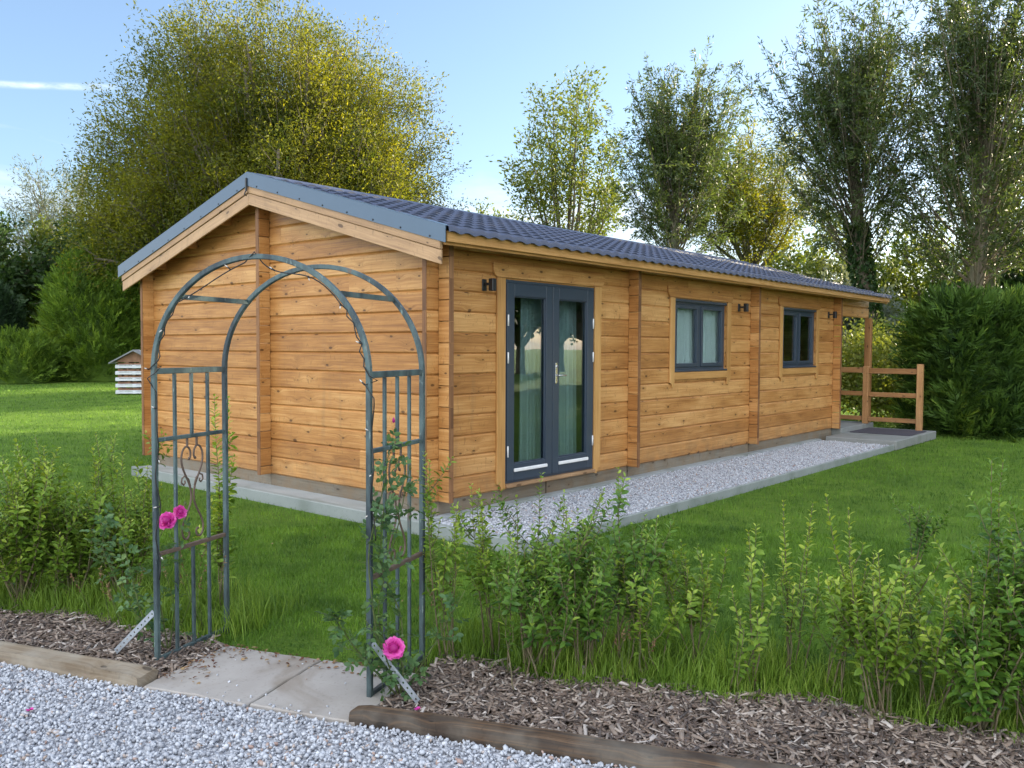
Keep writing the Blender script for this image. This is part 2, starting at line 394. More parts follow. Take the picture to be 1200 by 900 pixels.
def gravel_ground():
    m, q, out = mat('gravel_bed'); tcn = q.n('ShaderNodeTexCoord'); o = tcn.outputs['Object']
    v = q.n('ShaderNodeTexVoronoi'); q.put(v.inputs['Vector'], o); v.inputs['Scale'].default_value = 48
    sep = q.n('ShaderNodeSeparateColor'); q.put(sep.inputs[0], v.outputs['Color'])
    c = q.ramp(sep.outputs[0], [(0, (0.18, 0.18, 0.20)), (0.5, (0.42, 0.43, 0.46)), (1, (0.62, 0.63, 0.66))])
    q.put(out.inputs[0], pbsdf(q, c, 0.85, q.math('SUBTRACT', 1.0, v.outputs['Distance']), 0.9, 0.012, 0, 0.3)); return m
M['gravel_ground'] = gravel_ground()
def soil_mat(name, c0, c1):
    m, q, out = mat(name); tcn = q.n('ShaderNodeTexCoord'); o = tcn.outputs['Object']
    n1 = q.noise(o, 30, 5, 0.7); n2 = q.noise(o, 6, 3)
    c = q.mix(q.math('MULTIPLY', n1, n2), c0, c1)
    q.put(out.inputs[0], pbsdf(q, c, 0.95, n1, 0.8, 0.02, 0, 0.15)); return m
M['soil'] = soil_mat('bark_soil', (0.035, 0.025, 0.018), (0.17, 0.12, 0.085))
M['chips'] = stone_mat('bark_chips', [(0, (0.030, 0.019, 0.013)), (0.3, (0.095, 0.058, 0.038)), (0.6, (0.20, 0.14, 0.098)), (0.85, (0.37, 0.30, 0.245)), (1, (0.60, 0.54, 0.49))], 120)
def lawn_mat():
    m, q, out = mat('lawn_turf'); tcn = q.n('ShaderNodeTexCoord'); o = tcn.outputs['Object']
    n1 = q.noise(o, 0.55, 4, 0.6); n2 = q.noise(o, 7, 4, 0.65); n3 = q.noise(o, 60, 3, 0.7)
    v = q.math('ADD', q.math('MULTIPLY', n1, 0.4), q.math('ADD', q.math('MULTIPLY', n2, 0.3), q.math('MULTIPLY', n3, 0.3)))
    c = q.ramp(v, [(0.3, (0.045, 0.092, 0.012)), (0.5, (0.105, 0.188, 0.022)), (0.7, (0.19, 0.285, 0.036))])
    q.put(out.inputs[0], pbsdf(q, c, 0.9, q.math('ADD', n3, n2), 1.0, 0.03, 0, 0.15)); return m
M['lawn'] = lawn_mat()
M['grass'] = foliage('grass_blades', (0.052, 0.12, 0.016), (0.150, 0.285, 0.030), (0.36, 0.48, 0.07), 0.35, 0.55, 1.0, 2.2)
M['longgrass'] = foliage('long_grass', (0.08, 0.16, 0.020), (0.195, 0.31, 0.038), (0.43, 0.47, 0.12), 0.35, 0.55, 0.7, 2.0)
M['privet'] = foliage('privet_leaves', (0.07, 0.145, 0.020), (0.19, 0.305, 0.036), (0.50, 0.56, 0.085), 0.30, 0.38, 0.35, 3.0)
M['privet_dark'] = foliage('dark_privet_leaves', (0.042, 0.108, 0.020), (0.135, 0.25, 0.034), (0.43, 0.52, 0.08), 0.28, 0.35, 0.35, 3.0)
M['rose_leaf'] = foliage('rose_leaves', (0.035, 0.085, 0.032), (0.090, 0.175, 0.060), (0.22, 0.30, 0.10), 0.25, 0.45, 0.3, 4.0)
M['dead'] = foliage('dry_stalks', (0.09, 0.035, 0.025), (0.20, 0.11, 0.06), (0.38, 0.28, 0.15), 0.2, 0.8, 0.2)
M['petal'] = foliage('pink_petals', (0.40, 0.014, 0.19), (0.68, 0.065, 0.42), (0.86, 0.28, 0.64), 0.30, 0.5, 0.2, 40)
M['stem'] = bark('shrub_stem', (0.10, 0.085, 0.045), (0.27, 0.22, 0.13), 30)
M['greenstem'] = bark('green_stem', (0.07, 0.10, 0.03), (0.16, 0.19, 0.07), 30)
M['willow'] = foliage('willow_leaves', (0.035, 0.062, 0.024), (0.085, 0.125, 0.040), (0.20, 0.23, 0.055), 0.50, 0.45, 0.5, 0.5, 0.5)
M['willow_gold'] = foliage('golden_willow_leaves', (0.035, 0.065, 0.014), (0.19, 0.20, 0.020), (0.54, 0.46, 0.028), 0.60, 0.5, 0.6, 0.35)
M['silver'] = foliage('silver_leaves', (0.09, 0.12, 0.10), (0.17, 0.20, 0.165), (0.30, 0.32, 0.26), 0.35, 0.5, 0.4, 0.6)
M['ash'] = foliage('ash_leaves', (0.055, 0.10, 0.025), (0.14, 0.18, 0.035), (0.28, 0.28, 0.05), 0.45, 0.5, 0.5, 0.7)
M['broad'] = foliage('broad_leaves', (0.018, 0.045, 0.014), (0.045, 0.09, 0.022), (0.12, 0.15, 0.03), 0.40, 0.5, 0.6, 0.5)
M['beech'] = foliage('beech_leaves', (0.08, 0.12, 0.02), (0.19, 0.23, 0.045), (0.38, 0.38, 0.09), 0.45, 0.5, 0.5, 0.9)
M['conifer'] = foliage('conifer_sprays', (0.020, 0.052, 0.011), (0.082, 0.155, 0.022), (0.31, 0.40, 0.05), 0.22, 0.6, 0.6, 1.0, 0.25)
M['conifer_light'] = foliage('light_conifer_sprays', (0.045, 0.095, 0.014), (0.145, 0.245, 0.028), (0.34, 0.44, 0.05), 0.3, 0.6, 0.5, 1.0, 0.25)
M['conifer_dark'] = foliage('dark_conifer_sprays', (0.008, 0.022, 0.010), (0.020, 0.048, 0.016), (0.04, 0.08, 0.02), 0.2, 0.6, 0.5, 1.0, 0.25)
M['bark'] = bark('tree_bark', (0.055, 0.045, 0.035), (0.20, 0.165, 0.125), 5)
M['bark_grey'] = bark('grey_bark', (0.09, 0.075, 0.055), (0.25, 0.20, 0.145), 5)
def arch_paint():
    m, q, out = mat('weathered_green_paint'); tcn = q.n('ShaderNodeTexCoord'); o = tcn.outputs['Object']
    n1 = q.noise(q.scale(o, (9, 9, 3)), 1.0, 5, 0.65); n2 = q.noise(q.scale(o, (45, 45, 14)), 1.0, 4, 0.7)
    c = q.mix(q.rng(n1, 0.38, 0.62), (0.030, 0.044, 0.052), (0.088, 0.135, 0.135))
    c = q.mix(q.rng(n2, 0.60, 0.72, 0, 0.7), c, (0.28, 0.36, 0.33)); c = q.mix(q.math('MULTIPLY', q.rng(n1, 0.62, 0.70), 0.7), c, (0.14, 0.085, 0.055))
    q.put(out.inputs[0], pbsdf(q, c, 0.55, n2, 0.2, 0.002, 0.2)); return m
M['arch'] = arch_paint()
M['rusty'] = simple('rusty_iron', (0.13, 0.09, 0.068), 0.7, 0.3, 0.5, 30)
def glass_mat(name, ior, tint):
    m, q, out = mat(name); lw = q.n('ShaderNodeLayerWeight'); lw.inputs[0].default_value = 0.5; fr = q.math('MULTIPLY_ADD', q.math('POWER', lw.outputs['Facing'], 5.0), 1-ior, ior)
    tcn = q.n('ShaderNodeTexCoord'); wv = q.noise(tcn.outputs['Object'], 1.4, 2)
    bn = q.n('ShaderNodeBump'); q.put(bn.inputs['Height'], wv); bn.inputs['Strength'].default_value = 0.04; bn.inputs['Distance'].default_value = 0.02
    tr = q.n('ShaderNodeBsdfTransparent'); q.put(tr.inputs[0], tint)
    gl = q.n('ShaderNodeBsdfGlossy'); gl.inputs['Roughness'].default_value = 0.0; q.put(gl.inputs['Color'], (0.95, 0.97, 1.0)); q.put(gl.inputs['Normal'], bn.outputs[0])
    mx = q.n('ShaderNodeMixShader'); q.put(mx.inputs[0], fr); q.put(mx.inputs[1], tr.outputs[0]); q.put(mx.inputs[2], gl.outputs[0])
    q.put(out.inputs[0], mx.outputs[0]); return m
M['glass'] = glass_mat('double_glazing', 0.075, (0.88, 0.93, 0.93))
M['door_glass'] = glass_mat('door_glazing', 0.12, (0.70, 0.78, 0.78))
def curtain_mat():
    m, q, out = mat('curtain_cloth'); c = (0.74, 0.80, 0.80)
    d = q.n('ShaderNodeBsdfDiffuse'); q.put(d.inputs[0], c); t = q.n('ShaderNodeBsdfTranslucent'); q.put(t.inputs[0], c)
    mx = q.n('ShaderNodeMixShader'); mx.inputs[0].default_value = 0.3; q.put(mx.inputs[1], d.outputs[0]); q.put(mx.inputs[2], t.outputs[0]); q.put(out.inputs[0], mx.outputs[0]); return m
M['curtain'] = curtain_mat()

# ================================================================== SETTING
def in_poly(px, py, poly):
    r = np.zeros(px.shape, dtype=bool); n = len(poly)
    for i in range(n):
        x0, y0 = poly[i]; x1, y1 = poly[(i+1) % n]
        c = ((y0 > py) != (y1 > py)) & (px < (x1-x0)*(py-y0)/((y1-y0) if y1 != y0 else 1e-9)+x0)
        r ^= c
    return r
W, L, P, T = 5.272, 9.86, 0.14, 0.06
ZB, LOG, LR, LOFT = 0.23, 0.1925, 11.85, 0.33
RIDGE, SL = 3.48, 0.278
def ztop(y): return RIDGE-SL*abs(y-W/2)

def sheet(name, poly, z, m, fine=0):
    bm = bmesh.new(); vs = [bm.verts.new((float(x), float(y), z)) for x, y in poly]; f = bm.faces.new(vs)
    if f.normal.z < 0: bmesh.ops.reverse_faces(bm, faces=[f])
    bm.normal_update()
    for q in bm.faces:
        if q.normal.z < 0: q.normal_flip()
    me = bpy.data.meshes.new(name); bm.to_mesh(me); bm.free()
    return tag(link(name, me, m), kind='structure')

# the lawn: one sheet out to the horizon
xs = np.unique(np.concatenate([np.linspace(-700, -60, 14), np.linspace(-60, 90, 101), np.linspace(90, 700, 14)]))
XX, YY = np.meshgrid(xs, xs, indexing='ij'); n = len(xs)
V = np.stack([XX, YY, hz(XX, YY)], -1).reshape(-1, 3)
idx = np.arange(n*n).reshape(n, n)
F = np.stack([idx[:-1, :-1], idx[1:, :-1], idx[1:, 1:], idx[:-1, 1:]], -1).reshape(-1, 4)
tag(link('lawn', mesh_np('lawn', V, F, smooth=True), M['lawn']), kind='structure')
# drive, where the viewer stands
def kerb_d(s):      # front of the sleepers
    return np.where(np.asarray(s) < 0.66, -0.545, -0.53+0.045*(np.asarray(s)-0.66))
sheet('gravel_drive', [sd(-14, -.5)[:2], sd(-.46, -.5)[:2], sd(-.44, -.52)[:2], sd(.66, -.52)[:2], sd(3.4, -.38)[:2], sd(14, .1)[:2], sd(14, -7)[:2], sd(-14, -7)[:2]], 0.004, M['gravel_ground'])
# bark mulch strips
def wig(s, a): return a+0.05*math.sin(s*3.1)+0.035*math.sin(s*7.7+1)
mr = [sd(s, -.47)[:2] for s in (.62, 1.5, 2.5, 4.5)]+[sd(s, wig(s, .22+.09*min(s, 2.0)*0.8))[:2] for s in np.linspace(4.5, .62, 24)]
sheet('bark_mulch', mr, 0.008, M['soil'])
ml = [sd(s, -.47)[:2] for s in (-5.5, -2.5, -.45)]+[sd(s, wig(s, .12))[:2] for s in np.linspace(-.45, -5.5, 24)]
sheet('bark_mulch', ml, 0.008, M['soil'])

def sleeper(label, s0, s1, d0a, d0b, h, wd, m, seed):
    """a roughly sawn timber: noisy edges, one mesh"""
    rr = np.random.default_rng(seed); N = int((s1-s0)/0.06); prof = [(0, 0), (0, .6), (0.06, .93), (.2, 1.), (.8, 1.), (.95, .95), (1, .6), (1, 0)]
    vs = []; g = []
    no = np.cumsum(rr.normal(0, .0012, (N+1, len(prof), 2)), 0)
    for i in range(N+1):
        s = s0+(s1-s0)*i/N; t = i/N
        e = 0.012 if i in (0, N) else 0.0
        for k, (a, c) in enumerate(prof):
            p = sd(s, d0a+(d0b-d0a)*t+a*wd+no[i, k, 0], c*(h-e)+(no[i, k, 1] if c > 0 else -0.02)); vs.append(p); g.append((s, c*h*1.3+a*wd, .3+.1*seed % 1))
    k = len(prof)
    fs = [(i*k+j, i*k+(j+1) % k, (i+1)*k+(j+1) % k, (i+1)*k+j) for i in range(N) for j in range(k)]+[tuple(range(k)), tuple(range(N*k, N*k+k))]
    o = MB().add(vs, fs, g).build('sleeper', m); tag(o, label, 'kerb timber', 'timber sleepers edging the drive'); return o
sleeper('pale weathered timber sleeper edging the gravel left of the paving slabs', -5.2, -.47, -.555, -.555, .075, .125, M['sleeper'], 1)
sleeper('dark damp timber sleeper edging the gravel right of the paving slabs',   .665, 4.2, -.53, -.40, .072, .090, M['sleeper_dark'], 2)

def slab(label, s0, s1, d0, d1, seed):
    rr = np.random.default_rng(seed); b_ = MB()
    c = [(s0, d0), (s1, d0), (s1, d1), (s0, d1)]
    pts = []
    for i in range(4):
        (a0, b0), (a1, b1) = c[i], c[(i+1) % 4]
        for t in np.linspace(0, 1, 9)[:-1]:
            pts.append((a0+(a1-a0)*t+rr.normal(0, .003), b0+(b1-b0)*t+rr.normal(0, .003)))
    n_ = len(pts); vs = [sd(a, q, .0) for a, q in pts]+[sd(a, q, .017) for a, q in pts]
    vs += [sd(s0+(a-s0)*.985+.004, d0+(q-d0)*.985+.004, .023) for a, q in pts]
    fs = [(i, (i+1) % n_, (i+1) % n_+n_, i+n_) for i in range(n_)]+[(i+n_, (i+1) % n_+n_, (i+1) % n_+2*n_, i+2*n_) for i in range(n_)]+[tuple(range(2*n_, 3*n_))]
    o = b_.add(vs, fs).build('paving_slab', M['paving']); return tag(o, label, 'paving slab', 'paving slabs under the arch')
slab('sandy square paving slab beside the left side of the arch', -.445, .145, -.545, .05, 3)
slab('sandy square paving slab beside the right side of the arch', .158, .70, -.535, .06, 4)

# ------------------------------------------------------------------ CABIN
cabin = thing('log_cabin', 'honey-stained single-storey log cabin with dark blue sheet roof and graphite doors and windows', 'cabin', (0, 0, 0))
DOOR = (0.91, 2.43, 0.285, 2.305); W1 = (4.21, 5.66, 1.335, 2.275); W2 = (7.58, 8.97, 1.335, 2.295)

def under(y): return ztop(y)-0.125
def log_row(mb, axis, face, out, a0, a1, z0, z1, g0=True, g1=True, clip=None, th=T, rnd=None):
    """one log: axis 0 along x (face at y), 1 along y (face at x); out = -1/+1 outward sense"""
    rnd = random.random() if rnd is None else rnd; k = 0.016
    pr = [(k if g0 else 0, z0), (0, z0+(0.016 if g0 else 0)), (0, z1-(0.016 if g1 else 0)), (k if g1 else 0, z1), (th, z1), (th, z0)]
    vs = []; g = []
    for e, a in ((0, a0), (1, a1)):
        for q, z in pr:
            aa = a
            if clip: lo, hi = clip(z); aa = min(max(a, lo), hi)
            c = face-out*q
            vs.append((aa, c, z) if axis == 0 else (c, aa, z)); g.append((aa, z+q, rnd))
    n_ = 6
    fs = [(i, (i+1) % n_, (i+1) % n_+n_, i+n_) for i in range(n_)]+[tuple(range(n_)), tuple(range(n_, 2*n_))]
    mb.add(vs, fs, g)
def log_wall(mb, axis, face, out, a0, a1, zt, openings=(), clip=None, seed=0):
    rr = random.Random(seed); k = 0
    while True:
        z0, z1 = ZB+k*LOG, min(ZB+(k+1)*LOG, zt); k += 1
        if z0 >= zt-0.02: break
        zs = sorted({z0, z1} | {z for o in openings for z in (o[2], o[3]) if z0 < z < z1})
        rnd = rr.random(); cut = rr.uniform(a0+1, a1-1) if rr.random() < 0.35 else None
        for za, zb_ in zip(zs[:-1], zs[1:]):
            zm = (za+zb_)/2; segs = [(a0, a1)]
            for o in openings:
                if o[2] < zm < o[3]:
                    segs = [s for p_, q_ in segs for s in ((p_, min(q_, o[0])), (max(p_, o[1]), q_)) if s[1]-s[0] > .01]
            if cut: segs = [s for p_, q_ in segs for s in (((p_, cut), (cut, q_)) if p_ < cut < q_ else ((p_, q_),))]
            for j, (p_, q_) in enumerate(segs):
                log_row(mb, axis, face, out, p_, q_, za, zb_, za == z0, zb_ == z1, clip, rnd=(rnd+0.37*j) % 1)
def gclip(z):
    h = (RIDGE-0.125-z)/SL; return (W/2-h, W/2+h)

mb = MB(); log_wall(mb, 0, 0.0, -1, -P+.004, L, 2.625, (DOOR, W1, W2), seed=11); mb.build('wall', M['wall'], cabin)
mb = MB(); log_wall(mb, 1, 0.0, -1, T+.003, W-T-.003, 3.36, (), gclip, seed=12); mb.build('wall', M['wall'], cabin)
mb = MB(); log_wall(mb, 0, W, 1, -P+.004, L, 2.625, seed=13); mb.build('wall', M['wall'], cabin)
mb = MB(); log_wall(mb, 1, L, 1, T+.003, W-T-.003, 3.36, (), gclip, seed=14); mb.build('wall', M['wall'], cabin)
# crossed log ends at corners and partitions: end grain faces outward
def log_ends(axis, c0, c1, o0, o1, zt, seed, off=0.5):
    """stack of short log ends; axis = direction they stick out; c0,c1 span of thickness; o0 inner, o1 outer tip"""
    side = MB(); tip = MB(); rr = random.Random(seed); z = ZB; first = True; sgn = 1 if o1 > o0 else -1
    while z < zt-.02:
        z1 = min(z+(LOG*off if first else LOG), zt); first = False; rnd = rr.random(); a, b_ = z+.004, z1-.004
        lo, hi = min(o0, o1-sgn*.004), max(o0, o1-sgn*.004)
        t0, t1 = min(o1-sgn*.004, o1), max(o1-sgn*.004, o1)
        if axis == 1: side.box(c0, c1, lo, hi, a, b_, 1, None, rnd); tip.box(c0+.001, c1-.001, t0, t1, a-.003, b_+.003, 2, None, rnd)
        else: side.box(lo, hi, c0, c1, a, b_, 0, None, rnd); tip.box(t0, t1, c0+.001, c1-.001, a-.003, b_+.003, 2, None, rnd)
        z = z1
    o = side.build('log_end', M['wall'], cabin); bevel(o, .004); tip.build('end_grain', M['endgrain'], o)
U1, U2 = 3.147, 6.435
for k, c in enumerate((0.0, U1, U2, L-T)):
    log_ends(1, c+.001, c+T-.001, -.002, -P, 2.55, 20+k); log_ends(1, c+.001, c+T-.001, W+.002, W+P, 2.55, 30+k)
log_ends(0, W/2-T/2, W/2+T/2, -.002, -P, under(W/2)-.03, 41)
log_ends(0, 0.003, T-.003, -P+.001, -P-.004, 2.53, 42, 1.0); log_ends(0, W-T+.003, W-.003, -P+.001, -P-.004, 2.53, 43, 1.0)

# roof
yo0, yo1 = -LOFT, W+LOFT
pr = [(yo0, ztop(yo0)-.03), (W/2, RIDGE-.03), (yo1, ztop(yo1)-.03), (yo1, ztop(yo1)-.115), (W/2, RIDGE-.115), (yo0, ztop(yo0)-.115)]
mb = MB(); mb.prism(pr, (-.215, 0, 0), (LR-.02, 0, 0), (0, 1, 0), (0, 0, 1)); roof = mb.build('roof', M['trim'], cabin)
def tile_sheet(sgn):
    u = np.arange(-.235, LR, .18/8); rows = 9; S = 3.0
    sv = []; hv = []
    for r in range(rows):
        sv += [r*S/rows-(.022 if r else 0), (r+.5)*S/rows, (r+1)*S/rows-.004, (r+1)*S/rows]; hv += [-.002, .012, .030, .022]
    sv.append(S+.004); hv.append(-.02); sv = np.array(sv); hv = np.array(hv)
    wv =   .020*(0.5+0.5*np.cos(2*PI*u/.18))**0.8
    U_, S_ = np.meshgrid(u, sv, indexing='ij'); H = wv[:, None]+hv[None]-.018
    y = W/2+sgn*S_; z = RIDGE-SL*S_+H; a, c = len(u), len(sv); ix = np.arange(a*c).reshape(a, c)
    V = np.stack([U_, y, z], -1).reshape(-1, 3); F = np.stack([ix[:-1, :-1], ix[1:, :-1], ix[1:, 1:], ix[:-1, 1:]], -1).reshape(-1, 4)
    if sgn > 0: F = F[:, ::-1]
    o = link('roof_sheet', mesh_np('roof_sheet', V, F), M['roof'], roof); return o
tile_sheet(-1); tile_sheet(1)
mb = MB(); mb.prism([(-.14, -.028), (-.05, .012), (0, .026), (.05, .012), (.14, -.028), (.13, -.045), (0, .008), (-.13, -.045)], (-.20, W/2, RIDGE), (LR-.02, W/2, RIDGE), (0, 1, 0), (0, 0, 1))
bevel(mb.build('ridge_cap', M['roof'], roof), .004)
for ya in (yo0-.02, yo1+.02):
    for x0, x1 in ((-.262, -.25), ):
        p0 = (0, W/2, RIDGE); p1 = (0, ya, ztop(ya))
        o = MB().prism([(-.262, .024), (-.155, .024), (-.155, .016), (-.250, .016), (-.250, -.120), (-.262, -.128)], p0, p1, (1, 0, 0), (0, 0, 1)).build('verge_trim', M['verge'], roof); bevel(o, .003)
    ye = ya+(.075 if ya < 0 else -.075)
    o = MB().prism([(-.249, -.10), (-.216, -.10), (-.216, -.196), (-.249, -.196)], (0, W/2, RIDGE), (0, ye, ztop(ye)), (1, 0, 0), (0, 0, 1)).build('barge_board', M['barge'], roof); bevel(o, .004)
    o = MB().prism([(-.238, -.200), (-.217, -.200), (-.217, -.325), (-.238, -.325)], (0, W/2, RIDGE), (0, ye, ztop(ye)), (1, 0, 0), (0, 0, 1)).build('barge_board', M['barge'], roof); bevel(o, .004)
    # screw heads along the verge trim
    sc_ = MB()
    for k in range(8):
        t = (k+.5)/8
        MB().lathe([(.009, -.004), (.009, 0), (.003, .002)], (-.2625, W/2+(ya-W/2)*t, RIDGE+(ztop(ya)-RIDGE)*t-.106), 8, 0).build('screw', M['black'], roof)
for y0 in (-.300, W+.275):
    o = MB().box(-.212, LR-.03, y0, y0+.025, 2.515, 2.640, 0).build('fascia', M['trim'], roof); bevel(o, .003)
for dy in (-2.25, -1.5, -.75, .75, 1.5, 2.25):
    y = W/2+dy; o = MB().box(-.214, -.002, y-.035, y+.035, under(y)-.125, under(y)-.018, 0).build('purlin', M['wall'], roof); bevel(o, .004)
o = MB().box(-.275, -.263, W/2-.012, W/2+.012, RIDGE-.185, RIDGE-.045).tube([(-.268, W/2+.01, RIDGE-.18), (-.285, W/2+.01, RIDGE-.22), (-.268, W/2-.01, RIDGE-.235)], .006).build('ridge_hook', M['black'], roof)
# porch under the far end of the roof
for y, o_ in ((0, -1), (W, 1)):
    mb = MB()
    for z0, z1 in ((2.235, 2.43), (2.43, 2.622)): log_row(mb, 0, y, o_, L+.003, 11.66, z0, z1)
    mb.build('porch_beam', M['wall'], cabin)
bevel(MB().box(11.54, 11.64, -.09, .03, .16, 2.233, 2).build('porch_post', M['deckwood'], cabin), .006)
bevel(MB().box(11.54, 11.64, W-.03, W+.09, .16, 2.233, 2).build('porch_post', M['deckwood'], cabin), .006)
mb = MB()
for x0, x1 in ((0, 1.6), (1.603, 3.17), (3.176, 6.46), (6.466, L-.003)): mb.box(x0+.02, x1, .018, .05, .03, ZB, 0); mb.box(x0+.02, x1, W-.05, W-.018, .03, ZB, 0)
for y0, y1 in ((.052, W/2), (W/2+.004, W-.052)): mb.box(.018, .05, y0, y1, .03, ZB, 1)
mb.build('plinth', M['plinthboard'], cabin)
MB().box(.07, L-.07, .07, W-.07, .20, .262).build('floor_boards', M['dark_room'], cabin)
MB().box(.07, L-.07, 2.6, 2.64, .263, 2.6).box(U1, U1+T, .07, 2.59, .263, 2.6).box(U2, U2+T, .07, 2.59, .263, 2.6).build('inner_wall', M['dark_room'], cabin)

def curved(u0, u1, z0, z1, kind):
    """trim board outline in (u,z) with a scooped end"""
    if kind == 'header':
        r = .065; a = [(u0+r*math.sin(t), z0+.012+(z1-z0-.02)*(1-math.cos(t))*.9) for t in np.linspace(PI/2, 0, 7)][::-1]
        left = [(u0, z1)]+[(u0+.072*(1-math.cos(t)), z1-.03-(z1-z0-.03)*math.sin(t)) for t in np.linspace(0, PI/2, 7)]
        right = [(u0+u1-p, q) for p, q in left][::-1]
        return left+right
    r = .05
    foot = [(u0, z1), (u0, z0+.07)]+[(u0+(u1-u0)*.55*math.sin(t), z0+.07-.07*(1-math.cos(t))/1.0) for t in np.linspace(0.3, PI/2, 6)]+[(u1, z0+.012), (u1, z1)]
    return foot
def trim_board(parent, outline, proud=.024, name='trim', m='trim'):
    v0 = [(u, -proud, z) for u, z in outline]; v1 = [(u, -.0005, z) for u, z in outline]; n_ = len(outline); rnd = random.random()
    hor = (max(p[0] for p in outline)-min(p[0] for p in outline)) > (max(p[1] for p in outline)-min(p[1] for p in outline))
    g = [(u, z, rnd) if hor else (z, u, rnd) for u, z in outline]*2
    fs = [tuple(range(n_)), tuple(range(2*n_-1, n_-1, -1))]+[(i, i+n_, (i+1) % n_+n_, (i+1) % n_) for i in range(n_)]
    return bevel(MB().add(v0+v1, fs, g).build(name, M[m], parent), .003)

# French doors
dfr = MB()
u0, u1, z0, z1 = DOOR
dfr.box(u0, u0+.028, -.006, .06, z0, z1, 2).box(u1-.028, u1, -.006, .06, z0, z1, 2).box(u0+.028, u1-.028, -.006, .06, z1-.03, z1, 0).box(u0+.028, u1-.028, -.006, .06, z0, z0+.02, 0)
dframe = bevel(dfr.build('door_frame', M['graphite'], cabin), .002)
trim_board(dframe, curved(u0-.125, u0-.002, z0-.06, z1+.012, 'side')); trim_board(dframe, [(2*u1-u+.002-.002+.0, z) if False else (u1+.002+(u0-.002-u), z) for u, z in curved(u0-.125, u0-.002, z0-.06, z1+.012, 'side')])
trim_board(dframe, curved(u0-.185, u1+.185, z1+.015, z1+.150, 'header'), .026, m='wall')
bevel(MB().box(u0-.002, u1+.002, -.045, .02, z0-.038, z0-.003, 0).build('door_sill', M['barge'], dframe), .004)
um = (u0+u1)/2
def door_leaf(a, c, hinge_left):
    st, tp, bt = .108, .125, .165; zb0, zt0 = z0+.022, z1-.032; y0, y1 = -.018, .045
    f = MB().box(a, a+st, y0, y1, zb0, zt0, 2).box(c-st, c, y0, y1, zb0, zt0, 2).box(a+st, c-st, y0, y1, zt0-tp, zt0, 0).box(a+st, c-st, y0, y1, zb0, zb0+bt, 0)
    # glazing bead
    ga, gc, gz0, gz1 = a+st, c-st, zb0+bt, zt0-tp
    f.box(ga, ga+.012, y0+.012, y0+.03, gz0, gz1).box(gc-.012, gc, y0+.012, y0+.03, gz0, gz1).box(ga+.012, gc-.012, y0+.012, y0+.03, gz1-.012, gz1).box(ga+.012, gc-.012, y0+.012, y0+.03, gz0, gz0+.012)
    o = bevel(f.build('door', M['graphite'], cabin), .003)
    MB().box(ga+.002, gc-.002, .018, .024, gz0+.002, gz1-.002)  .build('pane', M['door_glass'], o)
    bevel(MB().box(ga-.012, gc+.012, y0-.022, y0-.001, zb0+.088, zb0+.122).build('weather_bar', M['white'], o), .006)
    for hzv in (.32, 1.25, 1.62):
        x = a+.004 if hinge_left else c-.004
        MB().lathe([(.008, -.055), (.008, .055)], (x, y0-.007, z0+hzv), 10).build('hinge', M['white'], o)
    return o
d1 = door_leaf(u0+.030, um-.004, True); d2 = door_leaf(um+.004, u1-.030, False)
hx = um+.055
hb = MB().box(hx-.016, hx+.016, -.027, -.0185, 1.26, 1.48); hb.tube([(hx, -.02, 1.345), (hx, -.065, 1.345), (hx+.01, -.068, 1.345), (hx+.12, -.064, 1.345)], .009, 8)
bevel(hb.build('handle', M['chrome'], d2), .002)
MB().lathe([(.013, -.034), (.016, -.018)], (hx, 0, 1.44), 12, 1).build('lock', M['chrome'], d2)

def window(op, sill_drop=.105):
    a, c, e, f_ = op; ya, yb = .026, .085
    fr = MB(); k = .058
    fr.box(a, a+k, ya, yb, e, f_).box(c-k, c, ya, yb, e, f_).box(a+k, c-k, ya, yb, f_-k-.01, f_).box(a+k, c-k, ya, yb, e, e+k)
    fr.box((a+c)/2-.035, (a+c)/2+.035, ya, yb, e+k, f_-k-.01)
    fr.box(a+.002, c-.002, -.012, ya-.001, f_-.035, f_).box(a+.002, c-.002, -.03, ya-.001, e, e+.022)
    w = bevel(fr.build('window', M['graphite'], cabin), .003)
    for q0, q1 in ((a+k, (a+c)/2-.035), ((a+c)/2+.035, c-k)):
        s_ = .05; z_0, z_1 = e+k, f_-k-.01
        sh = MB().box(q0+.002, q0+s_, ya-.013, yb-.02, z_0+.002, z_1-.002).box(q1-s_, q1-.002, ya-.013, yb-.02, z_0+.002, z_1-.002).box(q0+s_, q1-s_, ya-.013, yb-.02, z_1-s_, z_1-.002).box(q0+s_, q1-s_, ya-.013, yb-.02, z_0+.002, z_0+s_)
        bevel(sh.build('sash', M['graphite'], w), .003)
        MB().box(q0+s_-.004, q1-s_+.004, .048, .054, z_0+s_-.004, z_1-s_+.004).build('pane', M['glass'], w)
    left = curved(a-.118, a-.004, e-.205, f_+.008, 'side'); trim_board(w, left)
    trim_board(w, [(c+.004+(a-.004-u), z) for u, z in left])
    trim_board(w, curved(a-.18, c+.18, f_+.010, f_+.145, 'header'), .026, m='wall')
    trim_board(w, [(a-.002, e-.10), (c+.002, e-.10), (c+.002, e-.006), (a-.002, e-.006)], .026)
window(W1); window(W2)
